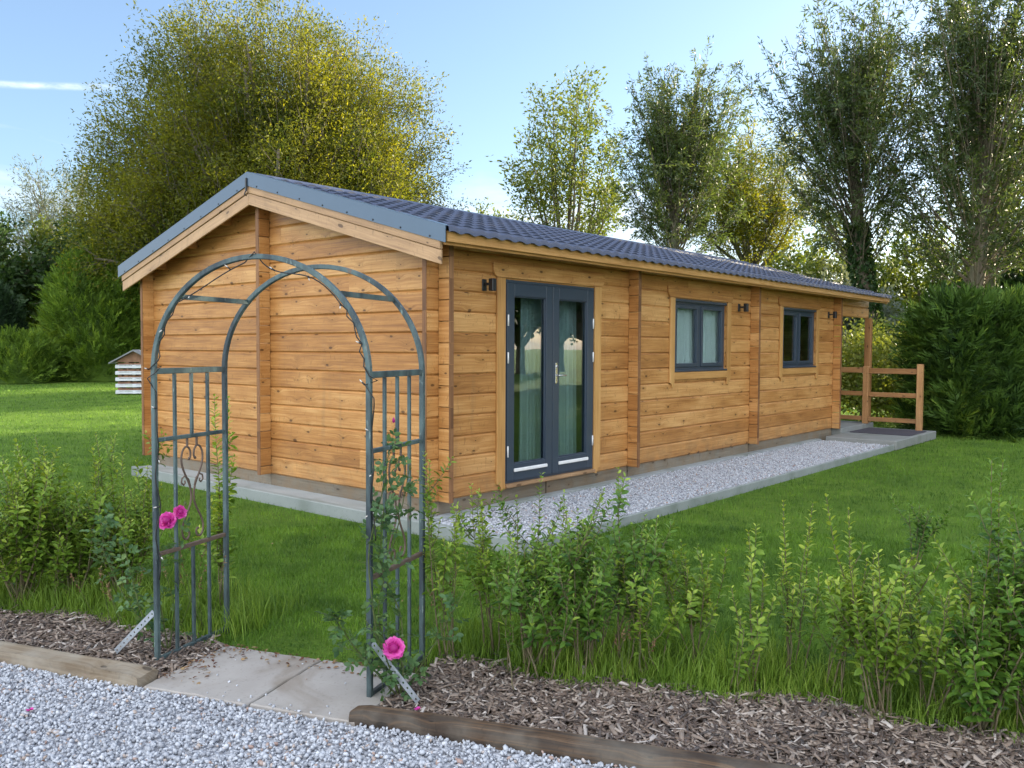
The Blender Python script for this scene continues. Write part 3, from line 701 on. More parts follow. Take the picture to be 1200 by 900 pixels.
# porch base, paths
bevel(tag(MB().box(9.12, 11.5, -1.30, -.15, .0, .150).build('porch_step', M['concrete_dark']), kind='structure'), .01)
bevel(tag(MB().box(L+.02, 11.62, -.148, W, .0, .235).build('porch_floor', M['concrete_dark']), kind='structure'), .008)
K = MB(); K.box(-.35, -.27, -1.27, W-.12, -.05, .118, 1); K.box(-.269, 9.3, -1.27, -1.236, -.05, .094, 0)
bevel(tag(K.build('path_kerb', M['kerb']), kind='structure'), .008)
tag(MB().box(-.269, .017, .0, W-.12, -.05, .105, 1).box(-.269, 9.11, -.085, .017, -.05, .105, 0).build('footing', M['concrete']), kind='structure')
sheet('gravel_path', [(-.268, -1.235), (9.119, -1.235), (9.119, -.0855), (-.268, -.0855)], .070, M['gravel_ground'])

# wall lamps
lamp0 = None
for k, (x, z, lab) in enumerate(((.61, 2.23, 'small black wall lamp beside the top left of the french doors'), (6.05, 2.225, 'small black wall lamp between the two windows'), (9.55, 2.235, 'small black wall lamp at the porch end of the wall'))):
    if lamp0 is None:
        t = lamp0 = thing('wall_lamp', lab, 'wall lamp', (x, 0, z), 'black lamps on the long wall')
        bevel(MB().box(-.030, .030, -.014, -.001, -.055, .055).build('backplate', M['black'], t, False), .003)
        MB().box(-.012, .012, -.085, -.014, -.005, .020).build('bracket', M['black'], t, False)
        bevel(MB().box(-.03, .03, -.142, -.085, -.06, .058).build('lamp_body', M['black'], t, False), .006)
    else:
        t = lamp0.copy(); COL.objects.link(t); t.location = (x, 0, z); t['label'] = lab
        for ch in list(lamp0.children):
            c = ch.copy(); COL.objects.link(c); c.parent = t
# curtains
def curtain(label, x0, x1, y, z0, z1, seed, folds):
    rr = np.random.default_rng(seed); nx, nz_ = 90, 6; x = np.linspace(0, 1, nx)
    ph = 2*PI*folds*x+np.cumsum(rr.normal(0, .12, nx)); yy = .040*np.sin(ph)+.010*np.sin(2.3*ph)
    V = []; zz = np.linspace(z1, z0, nz_)
    for j, z in enumerate(zz): V.append(np.stack([x0+(x1-x0)*x, y+yy*(0.6+.5*j/nz_), np.full(nx, z)], -1))
    V = np.concatenate(V); ix = np.arange(nx*nz_).reshape(nz_, nx)
    F = np.stack([ix[:-1, :-1], ix[:-1, 1:], ix[1:, 1:], ix[1:, :-1]], -1).reshape(-1, 4)
    o = link('curtain', mesh_np('curtain', V, F, smooth=True), M['curtain']); tag(o, label, 'curtain', 'pale curtains in the cabin')
curtain('pale pleated curtain in the left pane of the curtained window', 4.22, 4.98, .14, 1.28, 2.32, 1, 9)
curtain('pale pleated curtain in the right pane of the curtained window', 5.02, 5.74, .145, 1.28, 2.32, 2, 9)
curtain('pale curtain hanging behind the left french door', 1.44, 1.80, .22, .28, 2.3, 3, 5)
curtain('pale curtain hanging behind the right french door', 2.02, 2.38, .22, .28, 2.3, 4, 5)
# mat on the step, railing of the porch
o = bevel(MB().box(10.15, 11.18, -1.22, -.20, .151, .166).build('door_mat', M['mat']), .004); tag(o, 'dark rubber mat on the concrete porch step', 'mat')
rail = thing('porch_railing', 'low brown post and rail fence at the far end of the porch', 'railing', (11.25, 0, .15))
for y, zt in ((-1.07, 1.37), (-.115, 1.32), (2.6, 1.32), (5.15, 1.32)): bevel(MB().box(11.20, 11.30, y-.05, y+.05, .152 if y < -.12 else .236, zt, 2).build('post', M['deckwood'], rail), .006)
for za, zb_ in ((1.185, 1.285), (.75, .835), (.285, .365)):
    bevel(MB().box(11.225, 11.27, -1.018, -.167, za, zb_, 1).build('rail', M['deckwood'], rail), .005)
    bevel(MB().box(11.225, 11.27, -.063, 2.548, za+.01, zb_+.01, 1).build('rail', M['deckwood'], rail), .005); bevel(MB().box(11.225, 11.27, 2.652, 5.098, za+.01, zb_+.01, 1).build('rail', M['deckwood'], rail), .005)

# ------------------------------------------------------------------ GARDEN ARCH
arch = thing('garden_arch', 'weathered blue-green metal garden arch with scrolled sides over the paving slabs', 'arch', sd(0, 0))
HS, HD = .618, .268
def strip(path, wid, dep, axis, mbx=None):
    """square tube along a path lying in a plane whose normal is axis"""
    mbx = mbx or MB(); path = [np.array(p, float) for p in path]; axis = np.array(axis, float); m = len(path); vs = []; g = []; acc = 0
    for i in range(m):
        t = path[min(i+1, m-1)]-path[max(i-1, 0)]; t /= np.linalg.norm(t); nn = np.cross(axis, t)
        if i: acc += np.linalg.norm(path[i]-path[i-1])
        for a, c in ((-1, -1), (1, -1), (1, 1), (-1, 1)): vs.append(path[i]+nn*a*wid/2+axis*c*dep/2); g.append((acc, a*.01, .5))
    fs = [(i*4+k, i*4+(k+1) % 4, (i+1)*4+(k+1) % 4, (i+1)*4+k) for i in range(m-1) for k in range(4)]+[(3, 2, 1, 0), tuple(range(4*m-4, 4*m))]
    return mbx.add(vs, fs, g)
def arc(d, t0=0, t1=PI, n_=40, rs=HS, rz=.56): return [sd(-rs*math.cos(t), d, 1.5+rz*math.sin(t)) for t in np.linspace(t0, t1, n_)]
D3 = np.array([DV[0], DV[1], 0]); W3 = np.array([WV[0], WV[1], 0])
for d in (-HD, HD):
    pth = [sd(-HS, d, -.02), sd(-HS, d, .5), sd(-HS, d, 1.0), sd(-HS, d, 1.45)]+arc(d)+[sd(HS, d, 1.45), sd(HS, d, 1.0), sd(HS, d, .5), sd(HS, d, -.02)]
    bevel(strip(pth, .025, .025, D3).build('hoop', M['arch'], arch), .003)
for s in (-HS, HS):
    for z, h in ((.03, .022), (.57, .020), (1.155, .020), (1.505, .030)):
        o = bevel(MB().beam(sd(s, -HD+.0145, z), sd(s, HD-.0145, z), .022, h).build('rail', M['rusty'] if z == .57 else M['arch'], arch), .002)
    for d, segs in ((-.125, ((.042, .559), (.581, 1.144), (1.166, 1.489))), (0, ((.042, .559), (1.166, 1.489))), (.125, ((.042, .559), (.581, 1.144), (1.166, 1.489)))):
        for a, c in segs: MB().beam(sd(s, d, a), sd(s, d, c), .0145, .0145, D3).build('bar', M['arch'], arch)
    for sg in (-1, 1):
        pts = []
        for t in np.linspace(0, 1, 16):            # upper curl
            a = -PI*0.6+2.3*PI*t*0.72; r = .014+.026*t
            pts.append((sg*(.040+r*math.sin(a+PI)*-1*1.0), 1.055+r*math.cos(a)*-1))
        pts = [(sg*(.040-.018), 1.040), (sg*.030, 1.028), (sg*.016, 1.034), (sg*.010, 1.055), (sg*.016, 1.085), (sg*.036, 1.103), (sg*.060, 1.097), (sg*.078, 1.070), (sg*.083, 1.035), (sg*.076, .995), (sg*.050, .945), (sg*.026, .905), (sg*.010, .86), (sg*.008, .82),
               (sg*.018, .785), (sg*.042, .745), (sg*.070, .700), (sg*.083, .660), (sg*.076, .620), (sg*.054, .602), (sg*.032, .610), (sg*.024, .634), (sg*.032, .655), (sg*.044, .650)]
        q = np.array(pts); tt = np.linspace(0, len(q)-1, 80)
        sm_ = np.stack([np.interp(tt, np.arange(len(q)), q[:, i]) for i in (0, 1)], -1)
        for _ in range(4): sm_[1:-1] = (sm_[:-2]+2*sm_[1:-1]+sm_[2:])/4
        MB().tube([sd(s, a, z) for a, z in sm_], .0055, 6).build('scroll', M['rusty'], arch)
        c2 = [(sg*(.016), .885), (sg*.030, .925), (sg*.055, .945), (sg*.078, .935), (sg*.082, .912), (sg*.066, .898), (sg*.054, .908), (sg*.058, .920)]
        MB().tube([sd(s, a, z) for a, z in c2], .0048, 6).build('curl', M['rusty'], arch)
    for z in (1.130, ):
        for d in (-.036, .036): MB().beam(sd(s, d, 1.103), sd(s, d, 1.144), .009, .009, D3).build('scroll_tie', M['rusty'], arch)
for t in (0.74, PI-0.74):
    a = arc(-HD+.014, t, t, 1)[0]; c = arc(HD-.014, t, t, 1)[0]; MB().beam(a, c, .024, .024, W3).build('cross_bar', M['arch'], arch)
a = arc(-HD+.014, PI/2-.06, PI/2-.06, 1)[0]
def brace(sg):
    p0, p1 = np.array(sd(sg*(HS+.016), -HD-.004, .275)), np.array(sd(sg*.875, -HD-.02, .045)); ln = np.linalg.norm(p1-p0); t = (p1-p0)/ln; nn = np.cross(t, D3); nn /= np.linalg.norm(nn); wd = .030; nseg = 11
    mbx = MB(); k = 8
    for i in range(nseg):            # a row of plates, each with a hole
        c = p0+t*ln*(i+.5)/nseg; hl = ln/nseg/2; outer = []; inner = []
        for j in range(k):
            an = 2*PI*j/k; ux, uy = math.cos(an), math.sin(an); sc1 = 1/max(abs(ux), abs(uy))
            outer.append((ux*sc1*hl, uy*sc1*wd/2)); inner.append((ux*.0055, uy*.0055))
        vs = [c+t*a_+nn*q_+D3*e for e in (-.0015, .0015) for a_, q_ in outer+inner]; fs = []
        for j in range(k):
            j2 = (j+1) % k
            fs += [(j, j2, j2+k, j+k), (j+2*k, j+3*k, j2+3*k, j2+2*k), (j+k, j2+k, j2+3*k, j+3*k), (j, j+2*k, j2+2*k, j2)]
        mbx.add(vs, fs)
    mbx.build('brace', M['galv'], arch)
brace(-1); brace(1)

# fairy lights wound on the front hoop
fl = thing('fairy_lights', 'string of tiny fairy lights on black cable wound over the front hoop', 'fairy lights', sd(-HS, -HD, .6))
fp = []
for z in np.linspace(.45, 1.40, 24): fp.append(sd(-HS+.026+.008*math.sin(z*17), -HD-.012+.010*math.cos(z*23), z))
fp += [sd(-HS-.02, -HD-.024, 1.47), sd(-HS+.03, -HD-.02, 1.50), sd(-HS+.03, -HD+.02, 1.53), sd(-HS-.01, -HD-.022, 1.515), sd(-HS+.045, -HD-.018, 1.56)]
for t in np.linspace(.15, .70, 9): p = arc(-HD, t, t, 1, .585+.012*math.sin(t*30), .54)[0]; fp.append(p+D3*(-.012))
p0, p1 = fp[-1], arc(-HD, PI/2-.10, PI/2-.10, 1, .6, .535)[0]
for t in np.linspace(.1, 1, 10): q = p0*(1-t)+p1*t; q[2] += -.010*math.sin(PI*t)+.025*math.sin(PI*t)*t; fp.append(q)
fp += [arc(-HD-.02, PI/2+.02, PI/2+.02, 1)[0]+np.array([0, 0, .02]), arc(-HD+.02, PI/2+.05, PI/2+.05, 1)[0]-np.array([0, 0, .03])]
p0, p1 = fp[-1], arc(-HD, PI-.80, PI-.80, 1, .6, .545)[0]
for t in np.linspace(.1, 1, 12): q = p0*(1-t)+p1*t; q[2] += -.006+.085*math.sin(PI*t)*(0.25+.5*t)-.05*math.sin(PI*t)*(1-t); fp.append(q)
for t in np.linspace(PI-.70, PI-.08, 11): fp.append(arc(-HD-.014, t, t, 1, .600+.012*math.sin(t*40), .55)[0])
fp += [sd(HS+.015, -HD-.022, 1.50), sd(HS+.035, -HD+.015, 1.48), sd(HS-.01, -HD-.02, 1.46)]
for z in np.linspace(1.40, .75, 22): fp.append(sd(HS+.024+.012*math.sin(z*19), -HD-.012+.014*math.cos(z*15), z))
MB().tube(fp, .0032, 5).build('cable', M['cable'], fl)
for k in range(3, len(fp)-2, 6):
    p = fp[k]; dr = np.array([random.uniform(-1, 1), random.uniform(-1, 1), random.uniform(-1, .6)]); dr /= np.linalg.norm(dr); dr = dr-D3*max(0, dr@D3)*1.5
    bl = MB().tube([p, p+dr*.018], .0042, 6).build('bulb', M['cable'], fl)
    MB().tube([p+dr*.018, p+dr*.026, p+dr*.036], [.0028, .0034, .0012], 6).build('tip', M['bulb'], bl)
# ------------------------------------------------------------------ GROUND COVER
HOUSE = [(-.38, -1.28), (11.7, -1.32), (11.7, W+.3), (-.38, W+.3)]
def ico(sub):
    bm = bmesh.new(); bmesh.ops.create_icosphere(bm, subdivisions=sub, radius=1); V = np.array([v.co[:] for v in bm.verts]); F = np.array([[v.index for v in f.verts] for f in bm.faces]); bm.free(); return V, F
def rot_rand(n, rg):
    q = nrm(rg.normal(size=(n, 4))); w, x, y, z = q.T
    return np.stack([np.stack([1-2*(y*y+z*z), 2*(x*y-z*w), 2*(x*z+y*w)], -1), np.stack([2*(x*y+z*w), 1-2*(x*x+z*z), 2*(y*z-x*w)], -1), np.stack([2*(x*z-y*w), 2*(y*z+x*w), 1-2*(x*x+y*y)], -1)], 1)
def stones(name, label, P, size, sub, rg):
    T, F = ico(sub); n = len(P); k = len(T)
    Vv = T[None]*(1+rg.normal(0, .16, (n, k, 1)))*np.stack([np.ones(n), rg.uniform(.6, .95, n), rg.uniform(.42, .75, n)], -1)[:, None]
    Vv = np.einsum('nij,nkj->nki', rot_rand(n, rg), Vv)*size[:, None, None]+P[:, None]
    FF = (F[None]+(np.arange(n)*k)[:, None, None]).reshape(-1, 3)
    o = link(name, mesh_np(name, Vv.reshape(-1, 3), FF, np.repeat(rg.random(n), k), False), M['stones']); return tag(o, label, 'gravel', kind='stuff')
rg = np.random.default_rng(3)
n = 52000; s = rg.uniform(-2.9, 3.0, n); d = rg.uniform(-2.1, -.40, n)
far = d+0.0; ok = (d < kerb_d(s)-.002) & ((s < 1.0) | (d > -1.5))
# keep what a visitor near the arch would see
s, d = s[ok], d[ok]; Pxy = CEN+s[:, None]*WV+d[:, None]*DV
stones('loose_gravel', 'pale grey limestone chips covering the drive', np.column_stack([Pxy, rg.uniform(.004, .020, len(s))]), rg.uniform(.0052, .0116, len(s))*rg.choice([1, 1, 1, 1.4], len(s)), 1, rg)
k = 26; s2 = rg.uniform(-.40, .62, k); d2 = -.53+.5*rg.random(k)**3; P2 = CEN+s2[:, None]*WV+d2[:, None]*DV
stones('stray_chips', 'few pale stone chips kicked onto the paving slabs', np.column_stack([P2, np.full(k, .026)]), rg.uniform(.004, .010, k), 1, rg)
n = 24000; x = rg.uniform(-.26, 9.1, n); y = rg.uniform(-1.232, -.090, n)
stones('path_gravel', 'pale grey limestone chips filling the path beside the cabin', np.column_stack([x, y, rg.uniform(.070, .088, n)]), rg.uniform(.007, .014, n), 1, rg)

# bark chips
rg = np.random.default_rng(5)
n = 15000; s = np.concatenate([rg.uniform(.62, 4.0, n), rg.uniform(-3.2, -.42, n//2)]); d = np.concatenate([rg.uniform(-.47, .48, n), rg.uniform(-.45, .22, n//2)])
back = np.where(s > 0, .20+.075*np.minimum(s, 2.0), .10)+.06*np.sin(s*3.1)+.05*np.sin(s*7.7+1)+rg.normal(0, .04, len(s))
ok = (d < back) & (d > kerb_d(s)+.105) & ((s > .72) | (s < -.44)); s, d = s[ok], d[ok]; n = len(s)
T = np.array([(x, y, z) for z in (-.5, .5) for y in (-.5, .5) for x in (-.5, .5)]); T[:, 0] *= np.where(T[:, 1] > 0, .55, 1.0)
F = np.array([(0, 2, 3, 1), (4, 5, 7, 6), (0, 1, 5, 4), (2, 6, 7, 3), (0, 4, 6, 2), (1, 3, 7, 5)])
ln = rg.uniform(.016, .070, n)*rg.choice([1, 1, 1, 1.7], n); wd = rg.uniform(.006, .022, n); th = rg.uniform(.002, .006, n)
A = rg.uniform(0, 2*PI, n); tx = rg.normal(0, .32, n); D = np.stack([np.cos(A), np.sin(A), tx], -1); D = nrm(D)
Nn = nrm(np.stack([rg.normal(0, .35, n), rg.normal(0, .35, n), np.ones(n)], -1)); X = nrm(np.cross(D, Nn)); Nn = np.cross(X, D)
Pc = np.column_stack([CEN+s[:, None]*WV+d[:, None]*DV, rg.uniform(.012, .032, n)])
V = Pc[:, None]+X[:, None]*(T[None, :, :1]*wd[:, None, None])+D[:, None]*(T[None, :, 1:2]*ln[:, None, None])+Nn[:, None]*(T[None, :, 2:]*th[:, None, None])
o = link('bark_chips', mesh_np('bark_chips', V.reshape(-1, 3), (F[None]+(np.arange(n)*8)[:, None, None]).reshape(-1, 4), np.repeat(rg.beta(1.5, 1.6, n), 8)), M['chips']); tag(o, 'grey-brown shredded bark chips over the planting bed', 'bark chips', kind='stuff')

# dead leaves and crumbs caught along the edges
def litter(name, label, s, d, z, seed):
    rg = np.random.default_rng(seed); n = len(s); P_ = np.column_stack([CEN+s[:, None]*WV+d[:, None]*DV, z+rg.uniform(0, .008, n)]); A = rg.uniform(0, 2*PI, n)
    v, f, c = place(LEAF_NEAR, P_, np.stack([np.cos(A), np.sin(A), rg.normal(0, .2, n)], -1), np.stack([rg.normal(0, .3, n), rg.normal(0, .3, n), np.ones(n)], -1), rg.uniform(.010, .032, n), rg.uniform(.006, .018, n), rg.random(n))
    tag(link(name, mesh_np(name, v, f, c), M['dead']), label, 'leaf litter', kind='stuff')
q = np.random.default_rng(77)
litter('leaf_litter', 'brown leaf crumbs caught along the left and back edges of the paving', np.concatenate([-.43+.22*q.random(90)**2, q.uniform(-.43, .66, 130), q.uniform(-2.5, 3.0, 60)]), np.concatenate([q.uniform(-.45, .05, 90), .05-.16*q.random(130)**2, q.uniform(-1.6, -.6, 60)]), np.concatenate([np.full(220, .026), np.full(60, .026)]), 78)
litter('fallen_leaves', 'few yellowed leaves dropped on the lawn and bed', q.uniform(-2.5, 4.0, 90), q.uniform(.1, 3.4, 90), np.full(90, .045), 79)

# grass: single bent blades, thinning out with distance
def blades(P, H, Wd, lean, rg):
    n = len(P); A = rg.uniform(0, 2*PI, n); ca = np.stack([np.cos(A), np.sin(A), np.zeros(n)], -1); B = rg.uniform(0, 2*PI, n)
    ld = np.stack([np.cos(B), np.sin(B), np.zeros(n)], -1)*(lean*H)[:, None]; up = np.array([0, 0, 1.0])
    v0 = P-ca*Wd[:, None]/2; v1 = P+ca*Wd[:, None]/2; mid = P+up*(H*.6)[:, None]+ld*.35
    v2 = mid+ca*Wd[:, None]*.38; v3 = mid-ca*Wd[:, None]*.38; tip = P+up*(H*np.sqrt(np.maximum(.05, 1-.6*lean**2)))[:, None]+ld
    V = np.stack([v0, v1, v2, v3, tip], 1).reshape(-1, 3); o = (np.arange(n)*5)[:, None]
    return V, np.concatenate([o+np.array([[0, 1, 2]]), o+np.array([[0, 2, 3]]), o+np.array([[3, 2, 4]])])
rg = np.random.default_rng(9)
nA = 330000
r = np.concatenate([np.sqrt(rg.uniform(3.4**2, 8**2, int(nA*.5))), np.exp(rg.uniform(math.log(8), math.log(34), int(nA*.5)))])
th = np.radians(YAW)+rg.uniform(-.64, .64, len(r)); x = CAM[0]+r*np.cos(th); y = CAM[1]+r*np.sin(th)
s, d = to_sd(x, y); edge = np.where(s > 0, .16+.075*np.minimum(s, 2.2), .06)+.06*np.sin(s*3.1)+.05*np.sin(s*7.7+1)
ok = (d > np.where((s > -.46) & (s < .72), .075+.02*np.sin(s*9), edge)) & ~in_poly(x, y, HOUSE)
x, y, r, s, d = x[ok], y[ok], r[ok], s[ok], d[ok]; n = len(x)
wear = ((np.abs(s-.15) < .5) & (d < .35))
k = np.clip(r/7.0, 1, 6); H = rg.uniform(.022, .058, n)*np.where(wear, .55, 1.0)*(1+.08*(k-1)); Wd = rg.uniform(.0028, .0050, n)*k
patch = .5+.28*np.sin(x*1.3+np.sin(y*.9)*2)+.22*np.sin(y*2.1+x*.7)
V, F = blades(np.column_stack([x, y, hz(x, y)-.004]), H, Wd, rg.uniform(.1, .95, n), rg)
c = np.clip(rg.normal(.45, .2, n)+.25*(patch-.5), 0, 1)
o = link('lawn_grass', mesh_np('lawn_grass', V, F, np.repeat(c, 5)), M['grass']); tag(o, 'short mown green grass of the lawn', 'grass', kind='stuff')
# longer grass left standing round the shrubs
def long_grass(n, srange, drange, hr, seed, label):
    rg = np.random.default_rng(seed); nc = n//26; cs = rg.uniform(*srange, nc); cd = drange[0]+(drange[1]-drange[0])*rg.beta(1.4, 2.0, nc)
    s = np.repeat(cs, 26)+rg.normal(0, .045, nc*26); d = np.repeat(cd, 26)+rg.normal(0, .045, nc*26); m = len(s)
    edge = np.where(s > 0, .17+.075*np.minimum(s, 2.2), .05)+.06*np.sin(s*3.1)+.05*np.sin(s*7.7+1)
    ok = d > edge-rg.uniform(0, .13, m)**1.0*(rg.random(m) < .5); s, d = s[ok], d[ok]; m = len(s)
    H = np.repeat(rg.uniform(*hr, nc)**1.5/hr[1]**.5, 26)[ok]*rg.uniform(.4, 1.1, m)*np.clip(.35+(d-edge[ok])*4, .35, 1)
    p = CEN+s[:, None]*WV+d[:, None]*DV; V, F = blades(np.column_stack([p, np.zeros(m)]), H, rg.uniform(.003, .0060, m), rg.uniform(.05, .85, m), rg)
    o = link('long_grass', mesh_np('long_grass', V, F, np.repeat(np.clip(rg.normal(.48, .2, m), 0, 1), 5)), M['longgrass']); tag(o, label, 'grass', kind='stuff')
long_grass(24000, (.66, 4.2), (.12, 1.0), (.07, .26), 21, 'long rough grass round the shrubs right of the arch')
long_grass(15000, (-3.4, -.52), (.02, .9), (.08, .26), 22, 'long rough grass round the shrubs left of the arch')

# ------------------------------------------------------------------ SHRUBS
def shoot_path(p0, ang, lean, h, bend, rg, n=9):
    """rises from p0, leaning out then turning up"""
    t = np.linspace(0, 1, n)[:, None]; out = np.array([math.cos(ang), math.sin(ang), 0])
    return np.array(p0)+out*(lean*h*(t-bend*t*t))+np.array([0, 0, 1.0])*h*t+np.cumsum(rg.normal(0, .006, (n, 3)), 0)*np.array([1, 1, 0])
def along(path, t):
    m = len(path)-1; f = np.clip(t, 0, .9999)*m; i = f.astype(int); a = (f-i)[:, None]
    return path[i]*(1-a)+path[i+1]*a, nrm(path[i+1]-path[i])
def leafy(path, t0, step, ll, rg, col, out, droop=0.0, wr=.46):
    """opposite pairs of leaves, turned a quarter at each node"""
    ln = np.linalg.norm(path[-1]-path[0]); k = max(3, int(ln*(1-t0)/step)); t = np.linspace(t0, 1, k)
    P, Tn = along(path, t); ref = nrm(np.cross(Tn, rg.normal(size=3))); bi = np.cross(Tn, ref)
    for side in (0, 1):
        a = np.arange(k)*PI/2+side*PI+rg.normal(0, .35, k); rad = ref*np.cos(a)[:, None]+bi*np.sin(a)[:, None]
        up = np.clip(.35+.9*(t-.5), .1, 1.1)[:, None]
        D = nrm(rad+Tn*up+np.array([0, 0, -droop])+rg.normal(0, .14, (k, 3))); N = nrm(Tn+rg.normal(0, .2, (k, 3)))
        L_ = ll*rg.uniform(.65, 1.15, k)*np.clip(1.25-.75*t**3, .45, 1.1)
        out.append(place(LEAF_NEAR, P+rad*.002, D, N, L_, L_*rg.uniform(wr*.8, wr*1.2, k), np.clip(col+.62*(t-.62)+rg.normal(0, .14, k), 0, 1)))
def shrub(label, foot, shoots, ll=.048, step=.021, matn='privet', col=.42, seed=0, t0=(.30, .5), side=2, lean=(.1, .35), name='privet_shrub', group='young privet shrubs of the hedge line', stemr=.006, slen=(.12, .30), spread=.06):
    col = col+.08; rg = np.random.default_rng(seed); foot = np.array([foot[0], foot[1], .0]); t = thing(name, label, 'shrub', foot, group)
    lv = []; st = MB()
    for sh in shoots:
        n_, h0, h1 = sh[:3]; ln_ = sh[3] if len(sh) > 3 else lean
        for _ in range(n_):
            h = rg.uniform(h0, h1); ang = rg.uniform(0, 2*PI); f = foot+np.array([rg.normal(0, spread*.5), rg.normal(0, spread*.5), .004])
            path = shoot_path(f, ang, rg.uniform(*ln_), h, rg.uniform(.1, .5), rg); ra = stemr*rg.uniform(.6, 1.2)*min(1, .5+h*.6)
            st.tube(path, np.linspace(ra, .0013, len(path)), 5); leafy(path, rg.uniform(*t0), step, ll, rg, col, lv)
            for _k in range(rg.poisson(side)):
                tt = rg.uniform(.3, .85); p0, _ = along(path, np.array([tt])); sp = shoot_path(p0[0], rg.uniform(0, 2*PI), rg.uniform(.4, 1.1), rg.uniform(*slen)*(1.2-tt*.5), .35, rg, 6)
                st.tube(sp, np.linspace(.0024, .001, 6), 4); leafy(sp, .12, step*.95, ll, rg, col-.04, lv)
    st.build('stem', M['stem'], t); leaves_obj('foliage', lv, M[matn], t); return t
def foot(px, py): return on_z(px, py, 0)[:2]

shrub('bushy green privet shrub with an even top, below the french doors', foot(628, 795), [(10, .55, .86), (2, .9, .98), (8, .35, .62)], spread=.16, seed=31, side=4, col=.46, lean=(.15, .55), slen=(.14, .34), matn='privet_dark', t0=(.42, .56))
shrub('bushy dark green privet shrub with one tall shoot below the path kerb', foot(705, 793), [(9, .52, .84), (1, 1.0, 1.02, (.02, .08)), (7, .35, .62)], spread=.16, seed=32, side=4, col=.42, lean=(.15, .5), matn='privet_dark', t0=(.42, .56))
shrub('open privet shrub just right of the bushy shrub with one tall shoot', foot(815, 782), [(6, .50, .76)], seed=33, side=4, col=.5, lean=(.12, .5), t0=(.35, .55))
shrub('thin tall privet whips with few leaves, standing apart in the middle of the right bed', foot(928, 800), [(3, .76, .90), (3, .40, .6)], seed=34, side=2, col=.58, lean=(.05, .2), t0=(.45, .55))
shrub('tall yellow-green privet shrub with many upright tips at right', foot(1035, 846), [(8, .62, 1.02), (5, .3, .6)], seed=35, side=4, col=.52, lean=(.12, .45), slen=(.12, .28), t0=(.22, .45))
shrub('dense dark privet shrub with the tallest pale shoot at the right edge', foot(1150, 862), [(9, .55, .92), (2, 1.12, 1.18, (.02, .06)), (6, .25, .55)], seed=36, side=5, col=.40, lean=(.10, .42), matn='privet_dark', slen=(.12, .28), t0=(.15, .35), ll=.052)
shrub('dense dark privet shrub half cut by the right edge of the view', foot(1215, 868), [(7, .6, .92), (2, 1.0, 1.08, (.02, .12)), (5, .4, .7)], seed=46, side=4, col=.38, lean=(.10, .45), matn='privet_dark', t0=(.15, .35), ll=.052)
shrub('low wispy privet shoots at the right foot of the shrub with one tall shoot', foot(765, 795), [(4, .35, .62)], seed=60, side=2, col=.55, lean=(.1, .5), t0=(.3, .5))
shrub('loose pale privet just left of the thin tall whips', foot(888, 806), [(4, .42, .72)], seed=63, side=2, col=.60, lean=(.1, .4), t0=(.28, .5))
shrub('leggy privet just left of the tall yellow-green shrub', foot(975, 818), [(5, .42, .74)], seed=61, side=3, col=.58, lean=(.1, .45), t0=(.3, .5))
shrub('light privet filling the space between the two tall right-hand shrubs', foot(1088, 842), [(4, .5, .82), (3, .3, .5)], seed=62, side=3, col=.56, lean=(.1, .45), t0=(.25, .45))
shrub('small-reddish' if False else 'small reddish-green sapling out in the lawn behind the shrubs', foot(1072, 668), [(5, .35, .52)], seed=37, side=3, col=.3, lean=(.2, .6), t0=(.2, .4), matn='privet_dark')
shrub('slim tall privet shoots just right of the arch', foot(528, 775), [(3, .85, 1.12), (3, .55, .85)], seed=38, side=2, col=.5, lean=(.05, .28), t0=(.35, .5))
shrub('sparse young privet between the arch and the bushy clump', foot(575, 770), [(4, .65, .92), (3, .4, .6)], seed=39, side=2, col=.5, lean=(.08, .35), t0=(.35, .5))
shrub('low privet seedling in the rough grass at the left foot of the thin tall whips', foot(865, 812), [(3, .28, .42)], seed=40, side=1, col=.5, lean=(.1, .4), t0=(.3, .5))
shrub('full bright privet shrub, second from the left edge of the view', foot(25, 712), [(12, .45, .78), (6, .80, 1.05), (10, .3, .6)], seed=41, side=5, col=.50, lean=(.15, .6), t0=(.25, .45), ll=.052)
shrub('full privet shrub in the middle of the left clump', foot(85, 708), [(12, .45, .74), (6, .80, 1.06), (10, .3, .6)], seed=42, side=5, col=.46, lean=(.15, .6), t0=(.25, .45), ll=.052)
shrub('tall feathery privet shrub beside the left leg of the arch', foot(143, 705), [(10, .5, .80), (5, .85, 1.10), (10, .3, .6)], seed=43, side=4, col=.48, lean=(.12, .5), t0=(.25, .45))
shrub('wide privet shrub partly cut by the left edge of the view', foot(-45, 715), [(12, .4, .7), (4, .7, .95), (9, .3, .6)], seed=47, side=4, col=.44, lean=(.15, .6), t0=(.25, .45), ll=.052)
shrub('tall pale whip growing up through the back left side of the arch', foot(262, 716), [(2, 1.30, 1.48), (3, .5, .95)], seed=44, side=2, col=.62, lean=(.01, .06), t0=(.25, .4), ll=.06, spread=.03)

